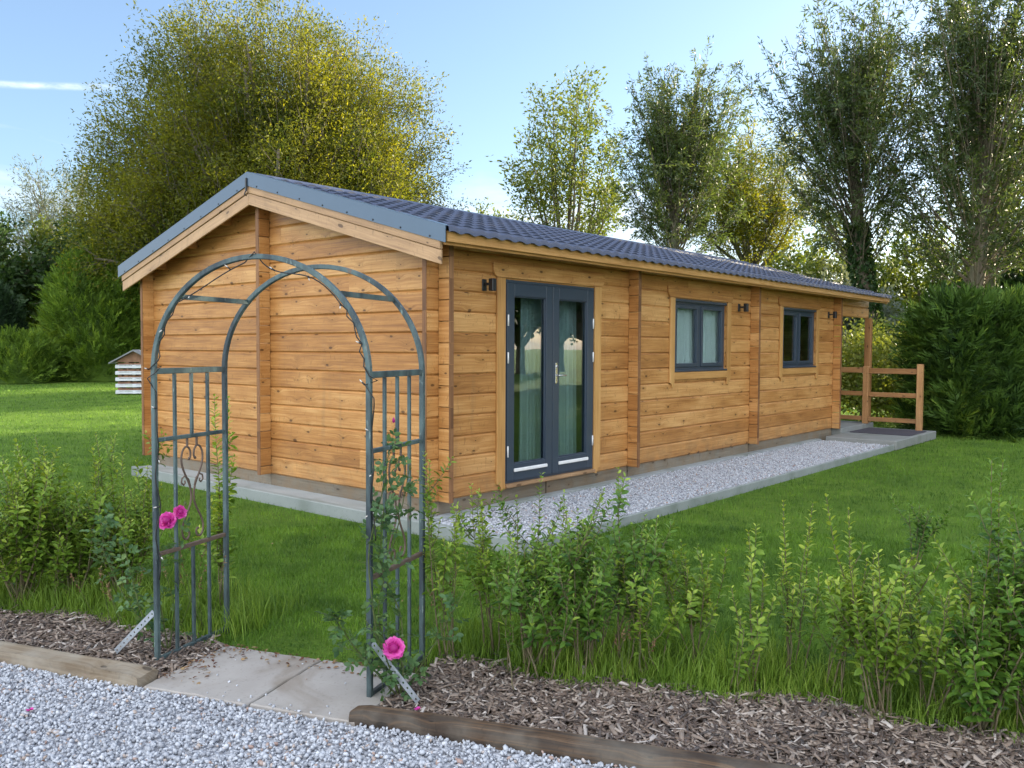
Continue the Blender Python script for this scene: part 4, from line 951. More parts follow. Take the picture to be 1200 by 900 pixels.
# dry reddish weed stalks
def weed(label, foot_, n_, h0, h1, seed):
    rg = np.random.default_rng(seed); foot_ = np.array([foot_[0], foot_[1], 0.0]); t = thing('dry_weed', label, 'weed', foot_, 'dry weeds in the bed'); st = MB(); V = []
    for _ in range(n_):
        p = shoot_path(foot_+np.append(rg.normal(0, .05, 2), .004), rg.uniform(0, 2*PI), rg.uniform(.1, .6), rg.uniform(h0, h1), .2, rg, 6); st.tube(p, np.linspace(.0022, .0008, 6), 4)
        k = 26; tt = rg.uniform(.65, 1.0, k); P_, T_ = along(p, tt); D = nrm(T_*.6+rg.normal(0, .7, (k, 3))); V.append(place(LEAF_NEAR, P_, D, rg.normal(size=(k, 3)), rg.uniform(.008, .02, k), rg.uniform(.004, .008, k), rg.random(k)))
    st.build('stalk', M['dead'], t) if False else None
    st.build('stalk', M['greenstem'], t)
    for v in V: leaves_obj('seed_head', [v], M['dead'], t)
weed('dry reddish weed stalks right of the arch', foot(512, 760), 7, .30, .48, 51)
weed('dry brown weed stalks in front of the bushy shrub', foot(740, 800), 5, .22, .36, 52)
weed('dry reddish weed stalks left of the arch', foot(140, 735), 7, .22, .42, 53)
weed('pale dry stalks inside the left side of the arch', foot(232, 742), 8, .35, .62, 54)

# climbing roses with a few pink flowers
def rose_flower(c, dirv, r, parent):
    rg = np.random.default_rng(int(abs(c[0]*1000))+5); dirv = nrm(np.array(dirv, float)); x = nrm(np.cross(dirv, (0, 0, 1.))); y = np.cross(dirv, x); V = []; F = []; C = []
    for ring, (nn, rr, tilt, sz) in enumerate(((4, .10, .15, .55), (5, .22, .5, .75), (6, .36, .85, .9), (7, .48, 1.15, 1.0), (6, .55, 1.5, .95))):
        for k in range(nn):
            a = 2*PI*k/nn+ring*.7+rg.normal(0, .1); rad = x*math.cos(a)+y*math.sin(a); tg = np.cross(dirv, rad); ti = tilt+rg.normal(0, .2)
            o = len(V)*0+sum(len(q) for q in V); g = []
            for i in range(4):
                for j in range(5):
                    v = i/3; w_ = (j-2)/2; ww = sz*r*.88*math.sin(min(1, v*.75+.25)*PI*.62)*w_; cup = .22*sz*r*(1-w_*w_)
                    bl = sz*r*.75*v; u_ = ti*(0.6+.5*v); pt = c+rad*(rr*r*.45+bl*math.sin(u_))+dirv*(bl*math.cos(u_)-.1*r+(rg.normal(.04, .06)*r if i == 3 else 0))+tg*ww-rad*cup*(-.6)
                    g.append(pt)
            V.append(np.array(g)); cc = np.clip(.05+.17*ring+rg.normal(0, .16), 0, 1); C += [cc]*20
            F += [(o+i*5+j, o+i*5+j+1, o+(i+1)*5+j+1, o+(i+1)*5+j) for i in range(3) for j in range(4)]
    Tc, Fc = ico(2); Vc = c+Tc*r*.55+dirv*r*.05; o = sum(len(q) for q in V); V.append(Vc); C += [0.0]*len(Vc); F += [(f[0]+o, f[1]+o, f[2]+o, f[2]+o) for f in Fc]
    ob = link('flower', mesh_np('flower', np.concatenate(V), tri_split(F), np.array(C), True), M['petal'], parent)
def rose(label, base, canes, flowers, seed):
    rg = np.random.default_rng(seed); t = thing('climbing_rose', label, 'rose', base); st = MB(); lv = []
    for pts, dens in canes:
        q = np.array(pts); tt = np.linspace(0, len(q)-1, 26); path = np.stack([np.interp(tt, np.arange(len(q)), q[:, i]) for i in range(3)], -1)
        for _ in range(3): path[1:-1] = (path[:-2]+2*path[1:-1]+path[2:])/4
        st.tube(path, np.linspace(.0048, .0018, 26), 5)
        k = int(np.linalg.norm(np.diff(q, axis=0), axis=1).sum()*dens)
        for ti in rg.uniform(.12, 1, k):
            P_, T_ = along(path, np.array([ti]))
            if any(np.linalg.norm(np.array(c)+nrm(CAM-np.array(c))*.03-P_[0]) < r+.085 for c, _, r in flowers): continue
            out = nrm(rg.normal(size=3)+np.array([-.3, -.3, .3])); ax = nrm(out+np.array([0, 0, .1])); ln = rg.uniform(.05, .10); st.tube([P_[0], P_[0]+ax*ln], [.0012, .0009], 3)
            bx = nrm(np.cross(ax, rg.normal(size=3)+np.array([0, 0, 2.0]))); Pl = np.array([P_[0]+ax*ln*f for f in (.5, .5, .85, .85, 1)]); D = np.array([ax*.5+bx, ax*.5-bx, ax*.7+bx, ax*.7-bx, ax])
            N = np.tile(np.cross(bx, ax), (5, 1))+rg.normal(0, .25, (5, 3)); L_ = rg.uniform(.026, .042, 5); lv.append(place(LEAF_NEAR, Pl, D, N, L_, L_*.62, np.clip(rg.normal(.45, .2, 5), 0, 1)))
    st.build('cane', M['greenstem'], t); leaves_obj('foliage', lv, M['rose_leaf'], t)
    for c, dr, r in flowers: rose_flower(np.array(c, float), dr, r, t)
    for k in range(3):
        p = np.array(canes[k][0][-1], float)+rg.normal(0, .03, 3); MB().tube([p, p+[0, 0, .008], p+[0, 0, .018], p+[0, .002, .028]], [.003, .0075, .006, .001], 6).build('bud', M['petal'] if k == 0 else M['greenstem'], t)
tocam = lambda p: nrm(CAM-np.array(p))+np.array([0, 0, .25])
f1 = sd(HS+.14, -HD-.03, .275); fb = sd(.74, -.20, 0)
rose('climbing rose with one pink bloom twined round the right side of the arch', fb,
     [([fb, sd(.66, -.28, .3), sd(.62, -.30, .7), sd(.66, -.20, 1.0), sd(.60, -.05, 1.15)], 34), ([fb, sd(.62, -.22, .4), sd(.68, -.1, .8), sd(.66, .05, 1.05)], 32), ([fb, sd(.80, -.28, .2), f1], 40),
      ([fb, sd(.60, -.34, .25), sd(.54, -.42, .40), sd(.50, -.36, .42)], 60), ([fb, sd(.70, -.1, .35), sd(.63, -.2, .62), sd(.68, -.25, .9)], 34), ([fb, sd(.72, -.34, .3), sd(.66, -.38, .42)], 70), ([fb, sd(.9, -.1, .3), sd(1.0, -.05, .5)], 34)], [(f1, tocam(f1), .043)], 61)
f2, f3 = sd(-HS-.02, -HD+.10, .725), sd(-HS+.02, -HD+.15, .765); fb = sd(-.70, -.10, 0)
rose('climbing rose with two pink blooms on the left side of the arch', fb,
     [([fb, sd(-.68, -.18, .3), sd(-.66, -.24, .58), f2], 26), ([fb, sd(-.62, -.1, .4), f3], 20), ([fb, sd(-.9, -.2, .3), sd(-1.05, -.2, .55), sd(-1.0, -.22, .72)], 40), ([fb, sd(-.74, -.25, .25), sd(-.8, -.3, .62)], 36)], [(f2, tocam(f2)+np.array([-.3, .2, .3]), .041), (f3, tocam(f3)+np.array([.6, -.6, .4]), .031)], 62)
# fallen petals on the gravel
for k, (px, py, lab) in enumerate(((103, 790, 'fallen pink petal on the gravel below the pale sleeper'), (35, 832, 'fallen pink petal on the gravel near the bottom left'), (489, 831, 'fallen pink petal on the dark sleeper under the metal strap'))):
    c = on_z(px, py, .03 if k < 2 else .092); V = np.array([c+np.array([math.cos(a)*r_*.016, math.sin(a)*r_*.012, .004*r_*r_+.004*math.sin(3*a)]) for r_ in (0.001, .6, 1) for a in np.linspace(0, 2*PI, 9)[:-1]])
    F = np.array([(i*8+j, i*8+(j+1) % 8, (i+1)*8+(j+1) % 8, (i+1)*8+j) for i in range(2) for j in range(8)])
    tag(link('petal', mesh_np('petal', V, F, np.full(24, .5), True), M['petal']), lab, 'petal')

# ------------------------------------------------------------------ TREES AND HEDGES
def far_leaves(P, D, L_, Wd, rnd, rg): return place(LEAF_FAR, P, D, rg.normal(size=P.shape), L_, Wd, rnd)
def twig_cloud(starts, dirs, lens, nper, rg, up=.5, droop=.25, jit=.10, leaf=(.12, .22), wr=.24, base=.45, t0=.12, twist=.9):
    """leafy twigs, vectorised: returns twig polylines and leaves"""
    n = len(starts); t = np.linspace(0, 1, 5)
    bend = np.array([0, 0, 1.0])*up*lens[:, None]
    path = starts[:, None]+dirs[:, None]*(lens[:, None]*t[None])[..., None]+bend[:, None]*(t**2)[None, :, None]-np.array([0, 0, 1.0])*(droop*lens[:, None]*(t**3)[None])[..., None]
    k = nper; tt = t0+(1-t0)*rg.random((n, k))**.85; i = np.clip((tt*4).astype(int), 0, 3); a = tt*4-i; ar = np.arange(n)[:, None]
    P = path[ar, i]*(1-a)[..., None]+path[ar, i+1]*a[..., None]; Tn = nrm(path[ar, i+1]-path[ar, i])
    P = P+rg.normal(0, jit, P.shape)*(1.1-.6*tt)[..., None]
    D = nrm(Tn*.8+rg.normal(0, twist*.6, P.shape)+np.array([0, 0, -.25]))
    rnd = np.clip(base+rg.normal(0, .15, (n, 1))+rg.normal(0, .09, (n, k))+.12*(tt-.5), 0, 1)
    L_ = rg.uniform(*leaf, n*k); return path, far_leaves(P.reshape(-1, 3), D.reshape(-1, 3), L_, L_*wr*rg.uniform(.7, 1.3, n*k), rnd.ravel(), rg)
def twig_mesh(mb, paths, r0):
    for p in paths: mb.tube(p, np.linspace(r0, r0*.25, len(p)), 3, False)
def pollard(name, label, base, trunk, r0, z0, z1, nsh, lens, spread, leafn, leaf, matn, seed, barkn='bark', group=None, wr=.24, base_c=.45, up=.45, sub=4, cat='tree', lt0=.12, ivy=False):
    """trunk of points (dx,dy,z) and a fan of upright shoots: willow and the like"""
    rg = np.random.default_rng(seed); bx, by = base[0], base[1]; bz = float(hz(np.array(bx), np.array(by))); t = thing(name, label, cat, (bx, by, bz), group)
    tr = np.array([(bx+a, by+c, bz-.05+z) for a, c, z in trunk]); tk = MB(); m = len(tr); fine = np.linspace(0, 1, 14); path, _ = along(tr, fine); path[1:-1] += rg.normal(0, r0*.12, (12, 3))
    for _ in range(2): path[1:-1] = (path[:-2]+2*path[1:-1]+path[2:])/4
    rad = r0*(1-.55*fine); rad[0] *= 1.25; tk.tube(path, rad, 9)
    h = path[-1][2]-bz; u = (z0+(z1-z0)*rg.beta(1.1, .9, nsh))/h; st, tn = along(path, np.clip(u, 0, .999)); ang = rg.uniform(0, 2*PI, nsh); rel = (u*h-z0)/(z1-z0+1e-6)
    inc = spread*(1.15-.75*rel)*rg.uniform(.55, 1.25, nsh); D = np.stack([np.cos(ang)*np.sin(inc), np.sin(ang)*np.sin(inc), np.cos(inc)], -1); ln = rg.uniform(*lens, nsh)*(.78+.42*np.sin(PI*np.clip(rel*.85+.1, 0, 1)))
    pth, lv = twig_cloud(st, D, ln, leafn, rg, up=up, droop=.18, jit=.12, leaf=leaf, wr=wr, base=base_c, t0=lt0); twig_mesh(tk, pth, r0*.085)
    parts = [lv]
    # side twigs
    q = rg.uniform(.25, .9, (nsh, sub)); i = np.clip((q*4).astype(int), 0, 3); ar = np.arange(nsh)[:, None]; P0 = (pth[ar, i]+(pth[ar, i+1]-pth[ar, i])*(q*4-i)[..., None]).reshape(-1, 3)
    D2 = nrm(np.repeat(D, sub, 0)*.7+rg.normal(0, .6, (nsh*sub, 3))+np.array([0, 0, .2])); l2 = np.repeat(ln, sub)*rg.uniform(.22, .45, nsh*sub)
    p2, lv2 = twig_cloud(P0, D2, l2, max(4, leafn//2), rg, up=.25, droop=.35, jit=.08, leaf=leaf, wr=wr, base=base_c); twig_mesh(tk, p2[::2], r0*.035); parts.append(lv2)
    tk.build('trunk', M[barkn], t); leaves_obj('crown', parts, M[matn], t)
    if ivy:
        k = 2600; uu = rg.random(k)**.8*.75; p_, _ = along(path, uu); a = rg.uniform(0, 2*PI, k); rr_ = np.interp(uu, fine, rad)+.04+rg.random(k)*.10; P_ = p_+np.stack([np.cos(a), np.sin(a), np.zeros(k)], -1)*rr_[:, None]
        D_ = np.stack([np.cos(a)*.5, np.sin(a)*.5, np.full(k, -1.0)], -1); L_ = rg.uniform(.09, .16, k); leaves_obj('ivy', [far_leaves(P_, D_+rg.normal(0, .4, P_.shape), L_, L_*.8, rg.random(k)*.6, rg)], M['conifer_dark'] if False else M['broad'], t)
    return t
def limb_tree(name, label, base, H, crown_r, trunk_h, r0, nlimb, ntwig, leafn, leaf, matn, seed, barkn='bark', group=None, wr=.3, base_c=.45, flat=1.0, twl=(.8, 1.8), up=.3, lean=(0, 0), cat='tree', low=.25, jit=.2, imax=1.25, fill=0):
    """spreading crown: limbs fan from the trunk, twigs from the limbs"""
    rg = np.random.default_rng(seed); bx, by = base[0], base[1]; bz = float(hz(np.array(bx), np.array(by))); t = thing(name, label, cat, (bx, by, bz), group); tk = MB()
    top = np.array([bx+lean[0], by+lean[1], bz+trunk_h]); tp = np.array([[bx, by, bz-.05], [bx+lean[0]*.3, by+lean[1]*.3, bz+trunk_h*.5], top]); tk.tube(along(tp, np.linspace(0, 1, 8))[0], np.linspace(r0*1.2, r0*.75, 8), 9)
    S, Dd, base_l = [], [], []
    for k in range(nlimb):
        a = k*2.39996+rg.uniform(-.3, .3); inc = math.sqrt((k+.5)/nlimb)*imax; ln_h = crown_r*math.sin(min(inc, PI/2))**.8*rg.uniform(.75, 1.05); ln_v = (H-trunk_h)*max(.12, math.cos(inc*.95))*rg.uniform(.8, 1.02)*.93
        tt = np.linspace(0, 1, 8); out = np.array([math.cos(a), math.sin(a), 0]); pth = top+out*(ln_h*tt**.85)[:, None]*np.array([1, 1, 0])+np.array([0, 0, 1.0])*(ln_v*tt**1.1)[:, None]+np.cumsum(rg.normal(0, .10*crown_r/5, (8, 3)), 0)
        tk.tube(pth, r0*.5*(1-.85*tt), 6)
        m = ntwig; u = low+(1-low)*rg.random(m)**.7; p_, tn = along(pth, u); S.append(p_); Dd.append(nrm(tn*.7+rg.normal(0, .62, (m, 3))+np.array([0, 0, .15]))); base_l.append(rg.normal(0, .07))
    if fill:          # twigs of the finer branches between the limbs
        a = rg.uniform(0, 2*PI, fill); inc = np.arccos(1-rg.random(fill)*(1-math.cos(min(imax, PI/2)))); f = rg.uniform(.45, .97, fill)*(1+.07*np.sin(a*3+inc*5)+.05*np.sin(a*7-inc*4))
        out = np.stack([np.cos(a)*np.sin(inc)**.8*crown_r*f, np.sin(a)*np.sin(inc)**.8*crown_r*f, (H-trunk_h)*np.maximum(.1, np.cos(inc*.95))*f*.95], -1); S.append(top+out); Dd.append(nrm(nrm(out)*.8+rg.normal(0, .45, (fill, 3))+np.array([0, 0, .25])))
    S = np.concatenate(S); Dd = np.concatenate(Dd); ln = rg.uniform(*twl, len(S)); pth, lv = twig_cloud(S, Dd, ln, leafn, rg, up=up, droop=.25, jit=jit, leaf=leaf, wr=wr, base=base_c); twig_mesh(tk, pth[::2], r0*(.035 if fill else .07))
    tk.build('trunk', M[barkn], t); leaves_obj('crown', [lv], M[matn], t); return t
G = 'trees behind the cabin'
def gp(px, depth): p = at(px, 430, depth); return (p[0], p[1])
# great willow, far left
limb_tree('willow_tree', 'huge rounded golden-green willow towering behind the left half of the cabin', gp(326, 37), 15.9, 7.4, 2.0, .55, 84, 80, 44, (.09, .18), 'willow_gold', 71, group=G, wr=.36, twl=(.9, 1.7), up=.25, low=.12, jit=.36, imax=1.5, fill=7800)
# pale feathery tree and dark trees at the left edge
limb_tree('silver_willow', 'pale feathery silver willow at the left, sky showing through its crown', gp(84, 46), 11.6, 3.4, 3.2, .22, 16, 44, 24, (.14, .28), 'silver', 72, group=G, wr=.2, twl=(.9, 2.0), up=.5)
limb_tree('broadleaf_tree', 'yellowing broadleaf tree at the left below the silver willow', gp(45, 43), 7.2, 3.3, 1.3, .25, 14, 50, 26, (.18, .32), 'ash', 73, group=G, wr=.5)
limb_tree('broadleaf_tree', 'dark broadleaf tree cut by the left edge of the view', gp(-30, 40), 7.6, 2.9, 1.3, .25, 13, 50, 28, (.18, .32), 'broad', 74, group=G, wr=.5)
limb_tree('broadleaf_tree', 'dark broadleaf tree filling the gap below the great willow', gp(130, 42), 8.4, 3.2, 1.2, .25, 14, 50, 28, (.18, .32), 'broad', 75, group=G, wr=.5)
# trees beyond the roof
limb_tree('ash_tree', 'tall open ash with sky through its yellow-green leaves, behind the roof', gp(664, 40), 15.0, 2.7, 4.2, .18, 17, 30, 22, (.14, .26), 'ash', 76, group=G, wr=.42, twl=(.8, 1.7), up=.35, low=.35, jit=.25, base_c=.52)
limb_tree('small_ash', 'small leafy ash left of the tall open ash', gp(588, 42), 9.2, 1.9, 3.0, .14, 10, 30, 24, (.14, .25), 'ash', 77, group=G, wr=.42, twl=(.7, 1.4), base_c=.55)
pollard('willow_tree', 'bushy green willow with a straight dark trunk, in the middle behind the roof', gp(791, 31), [(0, 0, 0), (-.05, .05, 3), (0, 0, 7.6)], .26, 4.6, 7.5, 150, (2.0, 3.9), .80, 80, (.11, .21), 'willow', 78, group=G, base_c=.55, wr=.26, lt0=.25)
limb_tree('willow_tree', 'small yellow-leaved willow between the two taller willows', gp(878, 36), 10.6, 2.4, 4.6, .20, 15, 56, 34, (.11, .20), 'willow_gold', 79, group=G, wr=.28, twl=(.8, 1.6), base_c=.5)
pollard('willow_tree', 'tall grey-green willow with a leaning ivy-clad trunk, above the porch end', gp(1024, 24), [(0, 0, 0), (-.05, .08, 2.2), (-.28, .34, 4.4), (-.46, .55, 7.6)], .27, 4.2, 7.5, 150, (1.9, 3.9), .88, 84, (.10, .20), 'willow', 80, group=G, base_c=.40, wr=.22, ivy=True, lt0=.30)
pollard('willow_tree', 'tall grey-green willow with a thick bare pale trunk at the right edge', gp(1132, 22), [(0, 0, 0), (.06, -.04, 2.0), (.18, -.2, 3.8), (.30, -.34, 7.8)], .29, 4.0, 7.7, 160, (2.0, 4.1), .90, 84, (.10, .20), 'willow', 81, 'bark_grey', G, base_c=.40, wr=.22, lt0=.32)
pollard('willow_tree', 'slimmer dark-trunked willow behind the thick pale trunk', gp(1166, 26), [(0, 0, 0), (-.1, .1, 2.5), (-.22, .2, 6.4)], .19, 4.2, 6.3, 80, (2.0, 3.6), .8, 66, (.11, .21), 'willow', 82, group=G, base_c=.42, wr=.24)
limb_tree('broadleaf_tree', 'low yellow-green tree glowing behind the ivy-clad willow', gp(955, 42), 7.8, 3.2, 1.8, .2, 12, 40, 20, (.20, .32), 'ash', 83, group=G, wr=.45, base_c=.55)
limb_tree('broadleaf_tree', 'loose green tree seen behind the right-hand hedge', gp(1090, 40), 7.6, 3.2, 1.8, .2, 12, 36, 20, (.20, .32), 'ash', 84, group=G, wr=.45, base_c=.40)
limb_tree('broadleaf_tree', 'rounded tree behind the hedge at the right edge of the view', gp(1215, 36), 7.6, 3.0, 1.8, .2, 12, 40, 22, (.20, .32), 'broad', 85, group=G, wr=.45, base_c=.45)
limb_tree('broadleaf_tree', 'grey-green tree glimpsed through the open porch', gp(996, 34), 4.6, 1.8, .6, .15, 11, 40, 22, (.16, .28), 'silver', 86, group=G, wr=.4, base_c=.3)

def conifer(name, label, cat, cs, hull, nspray, matn, seed, group=None, spl=(.30, .55), core=True, thick=.0):
    """hedge or conifer: fans of narrow sprays standing out of a lumpy body. hull(u,v)->point, outward"""
    rg = np.random.default_rng(seed); t = thing(name, label, cat, cs, group)
    P, Nn = hull(nspray, rg); n = len(P); P = P-Nn*(rg.random(n)**2*.42)[:, None]*np.array([1, 1, .3]); D = nrm(Nn*.75+np.array([0, 0, .62])+rg.normal(0, .42, (n, 3))); ax = nrm(np.cross(D, rg.normal(size=(n, 3)))); L_ = rg.uniform(*spl, n); parts = []
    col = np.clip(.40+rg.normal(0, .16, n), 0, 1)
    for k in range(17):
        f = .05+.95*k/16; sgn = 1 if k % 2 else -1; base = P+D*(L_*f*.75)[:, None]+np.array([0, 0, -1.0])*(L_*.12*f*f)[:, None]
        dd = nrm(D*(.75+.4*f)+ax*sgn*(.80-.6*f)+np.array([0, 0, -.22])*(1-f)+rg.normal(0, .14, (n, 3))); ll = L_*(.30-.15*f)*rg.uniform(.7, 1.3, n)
        parts.append(place(LEAF_FAR, base, dd, np.cross(D, ax)+rg.normal(0, .35, (n, 3)), ll, ll*.17, np.clip(col-.12+.38*f+rg.normal(0, .07, n), 0, 1)))  # colour lightens from base to tip so the spray tips look lit
    leaves_obj('foliage', parts, M[matn], t); return t
def inner(t, V, F, matn, rg):
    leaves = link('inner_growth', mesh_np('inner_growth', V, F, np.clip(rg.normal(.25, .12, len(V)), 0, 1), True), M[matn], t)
def hedge_run(name, label, p0, p1, h, th, nsp, matn, seed, spl=(.3, .55)):
    rg0 = np.random.default_rng(seed+500); p0 = np.array(p0, float); p1 = np.array(p1, float); ax = p1-p0; ln = np.linalg.norm(ax); ax /= ln; nx = np.array([ax[1], -ax[0]])
    bump = lambda s, z: .26*np.sin(s*1.7+z*1.1)+.20*np.sin(s*3.9-z*2.3)+.12*np.sin(s*8.1+z*5)
    def hull(n, rg):
        s = rg.uniform(0, ln, n); v = rg.uniform(0, 1, n); per = 2*h+th*1.0; q = v*per
        side = np.where(q < h, 1, np.where(q < h+th, 0, -1)); z = np.where(side == 1, q, np.where(side == -1, per-q, h)); hh = h+.16*np.sin(s*1.9)+.12*np.sin(s*4.3+1)
        prof = th/2*(1-.32*(z/h)**2.2); off = np.where(side == 0, (q-h)/th*2-1, side)*np.where(side == 0, th/2*.68, prof+bump(s, z)-.18); z = np.where(side == 0, hh, z*hh/h)
        P = np.column_stack([p0+ax*s[:, None]+nx*off[:, None], np.maximum(z-.1, .03)]); N = np.where((side == 0)[:, None], np.array([0, 0, 1.0]), np.column_stack([nx[0]*side, nx[1]*side, np.full(n, .15)]))
        endk = int(n*.10); z2 = rg.uniform(.05, h, endk); o2 = rg.uniform(-1, 1, endk)*th/2*(1-.3*(z2/h)**2); e = rg.integers(0, 2, endk)
        P2 = np.column_stack([p0+ax*(e*ln)[:, None]+nx*o2[:, None], z2]); N2 = np.column_stack([ax*(e*2-1)[:, None], np.full(endk, .2)])
        return np.concatenate([P, P2]), np.concatenate([N, N2])
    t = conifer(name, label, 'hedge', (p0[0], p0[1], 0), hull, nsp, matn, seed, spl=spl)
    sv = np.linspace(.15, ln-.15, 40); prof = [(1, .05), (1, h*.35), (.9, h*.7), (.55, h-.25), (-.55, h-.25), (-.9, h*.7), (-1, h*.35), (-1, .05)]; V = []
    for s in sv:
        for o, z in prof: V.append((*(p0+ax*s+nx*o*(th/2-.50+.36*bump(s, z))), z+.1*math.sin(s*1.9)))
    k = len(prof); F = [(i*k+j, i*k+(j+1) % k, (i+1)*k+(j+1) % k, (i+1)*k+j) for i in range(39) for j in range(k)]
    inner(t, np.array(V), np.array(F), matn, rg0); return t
hd = nrm(np.array([.70, -.72]))
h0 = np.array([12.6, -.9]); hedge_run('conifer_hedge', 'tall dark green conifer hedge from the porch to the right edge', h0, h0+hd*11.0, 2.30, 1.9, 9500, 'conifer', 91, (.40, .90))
def blob(c, rx, ry, h):
    def hull(n, rg):
        a = rg.uniform(0, 2*PI, n); v = rg.random(n)**.8; rr_ = np.sqrt(np.maximum(.02, 1-(np.maximum(v-.30, 0)/.72)**2.0))*(1+.14*np.sin(a*3+v*5)+.1*np.sin(a*7-v*9)); rr_ *= np.where(rg.random(n) < .25, rg.uniform(.7, 1, n), 1)
        P = np.column_stack([c[0]+np.cos(a)*rr_*rx, c[1]+np.sin(a)*rr_*ry, c[2]+v*h*(1+.06*np.sin(a*4))+.03]); N = np.column_stack([np.cos(a)*(1-v*.6), np.sin(a)*(1-v*.6), .2+v*.8]); return P, N
    return hull
def bush(name, label, px, depth, w, h, nsp, matn, seed, spl=(.35, .7), group=None, cat='shrub'):
    x, y = gp(px, depth); z = float(hz(np.array(x), np.array(y))); t = conifer(name, label, cat, (x, y, z), blob((x, y, z), w/2, w/2, h), nsp, matn, seed, group, spl)
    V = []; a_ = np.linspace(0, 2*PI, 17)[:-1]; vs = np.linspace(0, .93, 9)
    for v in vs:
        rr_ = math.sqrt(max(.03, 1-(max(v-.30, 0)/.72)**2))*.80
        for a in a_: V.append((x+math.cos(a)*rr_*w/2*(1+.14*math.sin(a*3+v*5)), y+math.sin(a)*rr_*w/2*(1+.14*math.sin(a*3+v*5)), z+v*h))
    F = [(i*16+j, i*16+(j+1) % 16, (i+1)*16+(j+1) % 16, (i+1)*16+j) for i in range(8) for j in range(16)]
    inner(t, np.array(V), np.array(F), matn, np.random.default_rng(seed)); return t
bush('leyland_cypress', 'broad bright green leyland cypress behind the bug hotel', 118, 33, 3.8, 4.4, 4200, 'conifer_light', 92, (.5, 1.0), cat='conifer')
bush('leyland_cypress', 'leyland cypress half hidden by the left edge of the cabin', 172, 35, 3.6, 4.0, 3000, 'conifer_light', 93, (.5, 1.0), cat='conifer')
bush('dark_shrub', 'very dark tall shrub at the left edge of the view', -8, 33, 2.0, 3.3, 1500, 'conifer_dark', 94, (.4, .8))
bush('low_shrub', 'low spreading green shrub at the foot of the dark shrub', 25, 31, 2.6, 1.5, 1500, 'conifer_light', 95, (.4, .8))
bush('low_shrub', 'low dark shrub between the spreading shrub and the cypress', 75, 32.5, 1.6, 1.1, 800, 'conifer_dark', 96, (.3, .6))
limb_tree('beech_bush', 'light green beech bush with lit leaves behind the porch railing', gp(1012, 20.5), 2.3, 1.2, .25, .07, 12, 34, 24, (.07, .12), 'beech', 97, wr=.6, twl=(.4, .8), cat='shrub', low=.1, base_c=.55)
limb_tree('beech_bush', 'light green beech bush behind the right end of the porch railing', gp(1050, 19.5), 1.6, 1.1, .2, .06, 10, 30, 22, (.07, .12), 'beech', 98, wr=.6, twl=(.4, .7), cat='shrub', low=.1, base_c=.6)

# bug hotel made of pallets
bx, by = gp(160, 26); bz = float(hz(np.array(bx), np.array(by)))
bh = thing('bug_hotel', 'white pallet bug hotel with a small pitched roof on the far lawn', 'bug hotel', (bx, by, bz), None, math.radians(YAW-90+12))
hw, hd_, hh = .52, .35, .92
for k in range(5):
    z = .02+k*.19; f = MB()
    for sx_ in (-hw+.05, 0, hw-.05): f.box(sx_-.05, sx_+.05, -hd_, hd_, z, z+.085)
    f.box(-hw, hw, -hd_-.018, -hd_, z+.01, z+.075); f.build('pallet', M['paint_white'], bh, False)
    f = MB(); f.box(-hw, hw, -hd_, hd_, z+.087, z+.108); f.build('shelf', M['paint_white'], bh, False)
    f = MB(); rr = random.Random(k); x = -hw+.06
    while x < hw-.08:
        w_ = rr.uniform(.05, .13); f.box(x, x+w_*.9, -hd_+.03, hd_-.05, z+.11, z+.11+rr.uniform(.04, .078)); x += w_
    f.build('filling', M['brick_fill'], bh, False)
MB().prism([(-hw, .97), (hw, .97), (0, 1.30)], (0, -hd_+.02, 0), (0, hd_-.02, 0), (1, 0, 0), (0, 0, 1)).build('gable', M['brick_fill'], bh, False)
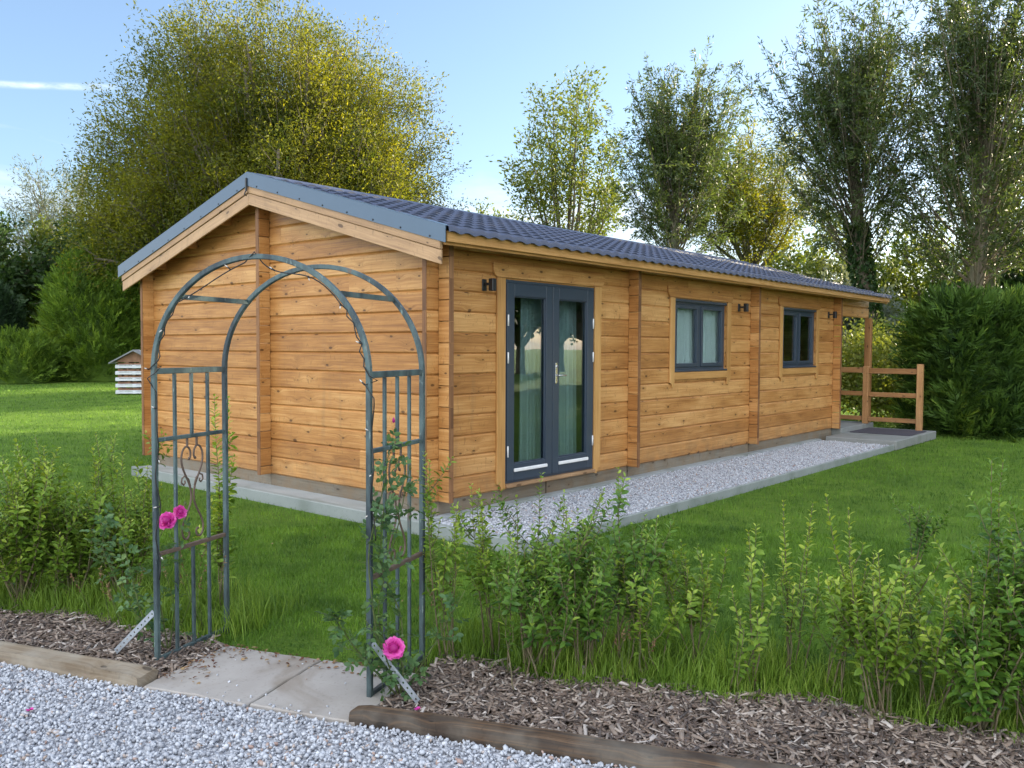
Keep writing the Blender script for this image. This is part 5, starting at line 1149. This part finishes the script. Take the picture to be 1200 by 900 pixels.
for sg in (-1, 1): MB().prism([(0, 1.34), (sg*(hw+.16), .955), (sg*(hw+.16), .915), (0, 1.30)], (0, -hd_-.12, 0), (0, hd_+.1, 0), (1, 0, 0), (0, 0, 1)).build('roof_board', M['shingle'], bh, False)
# board fence glimpsed between the shrubs
fx, fy = gp(34, 41); fz = float(hz(np.array(fx), np.array(fy))); fe = thing('board_fence', 'old brown board fence glimpsed between the dark shrubs', 'fence', (fx, fy, fz), None, math.radians(YAW-90))
for k in range(9): MB().box(-2.2, 2.2, -.012, .012, .1+k*.2, .285+k*.2, 0).build('board', M['plinthboard'], fe, False)
for x in (-2.2, 0, 2.2): MB().box(x-.05, x+.05, .013, .11, 0, 2.0, 2).build('post', M['plinthboard'], fe, False)
# trees out to the right: they keep the garden in evening shade and stand in the door glass
def copy_tree(src, label, base, rot, sc_):
    t = src.copy(); COL.objects.link(t); t.location = (base[0], base[1], 0); t.rotation_euler = (0, 0, rot); t.scale = (sc_,)*3; t['label'] = label
    for ch in list(src.children):
        c = ch.copy(); COL.objects.link(c); c.parent = t; c.matrix_parent_inverse = ch.matrix_parent_inverse.copy()
    return t
GS = 'trees beyond the right edge'
maple = limb_tree('maple_tree', 'full-crowned maple on the lawn beyond the right edge, nearest the hedge', (20.5, -7.4), 11.5, 4.2, 1.9, .32, 18, 75, 30, (.16, .28), 'broad', 101, group=GS, wr=.7, twl=(1.0, 2.0))
for x, y, rz, k, lab in ((20.5, -12.5, 1.3, 1.0, 'maple beyond the right edge, second from the hedge'), (18.0, -17.0, 2.6, .95, 'maple beyond the right edge, third from the hedge'),
                         (13.0, -21.0, 4.0, .9, 'maple beyond the right edge, farthest from the hedge'), (28.0, -10.0, 5.1, 1.12, 'tall maple behind the row beyond the right edge'),
                         (40, -20, .4, .9, 'far maple across the sunny lawn, nearest the sun'), (36, -29, 2.0, .95, 'far maple across the sunny lawn, second in its row'), (29, -36, 3.1, .85, 'far maple across the sunny lawn, third in its row'),
                         (21, -42, 4.4, .95, 'far maple across the sunny lawn, fourth in its row'), (44, -32, 5.3, 1.05, 'far maple standing behind the sunny lawn row')):
    copy_tree(maple, lab, (x, y), rz, k)
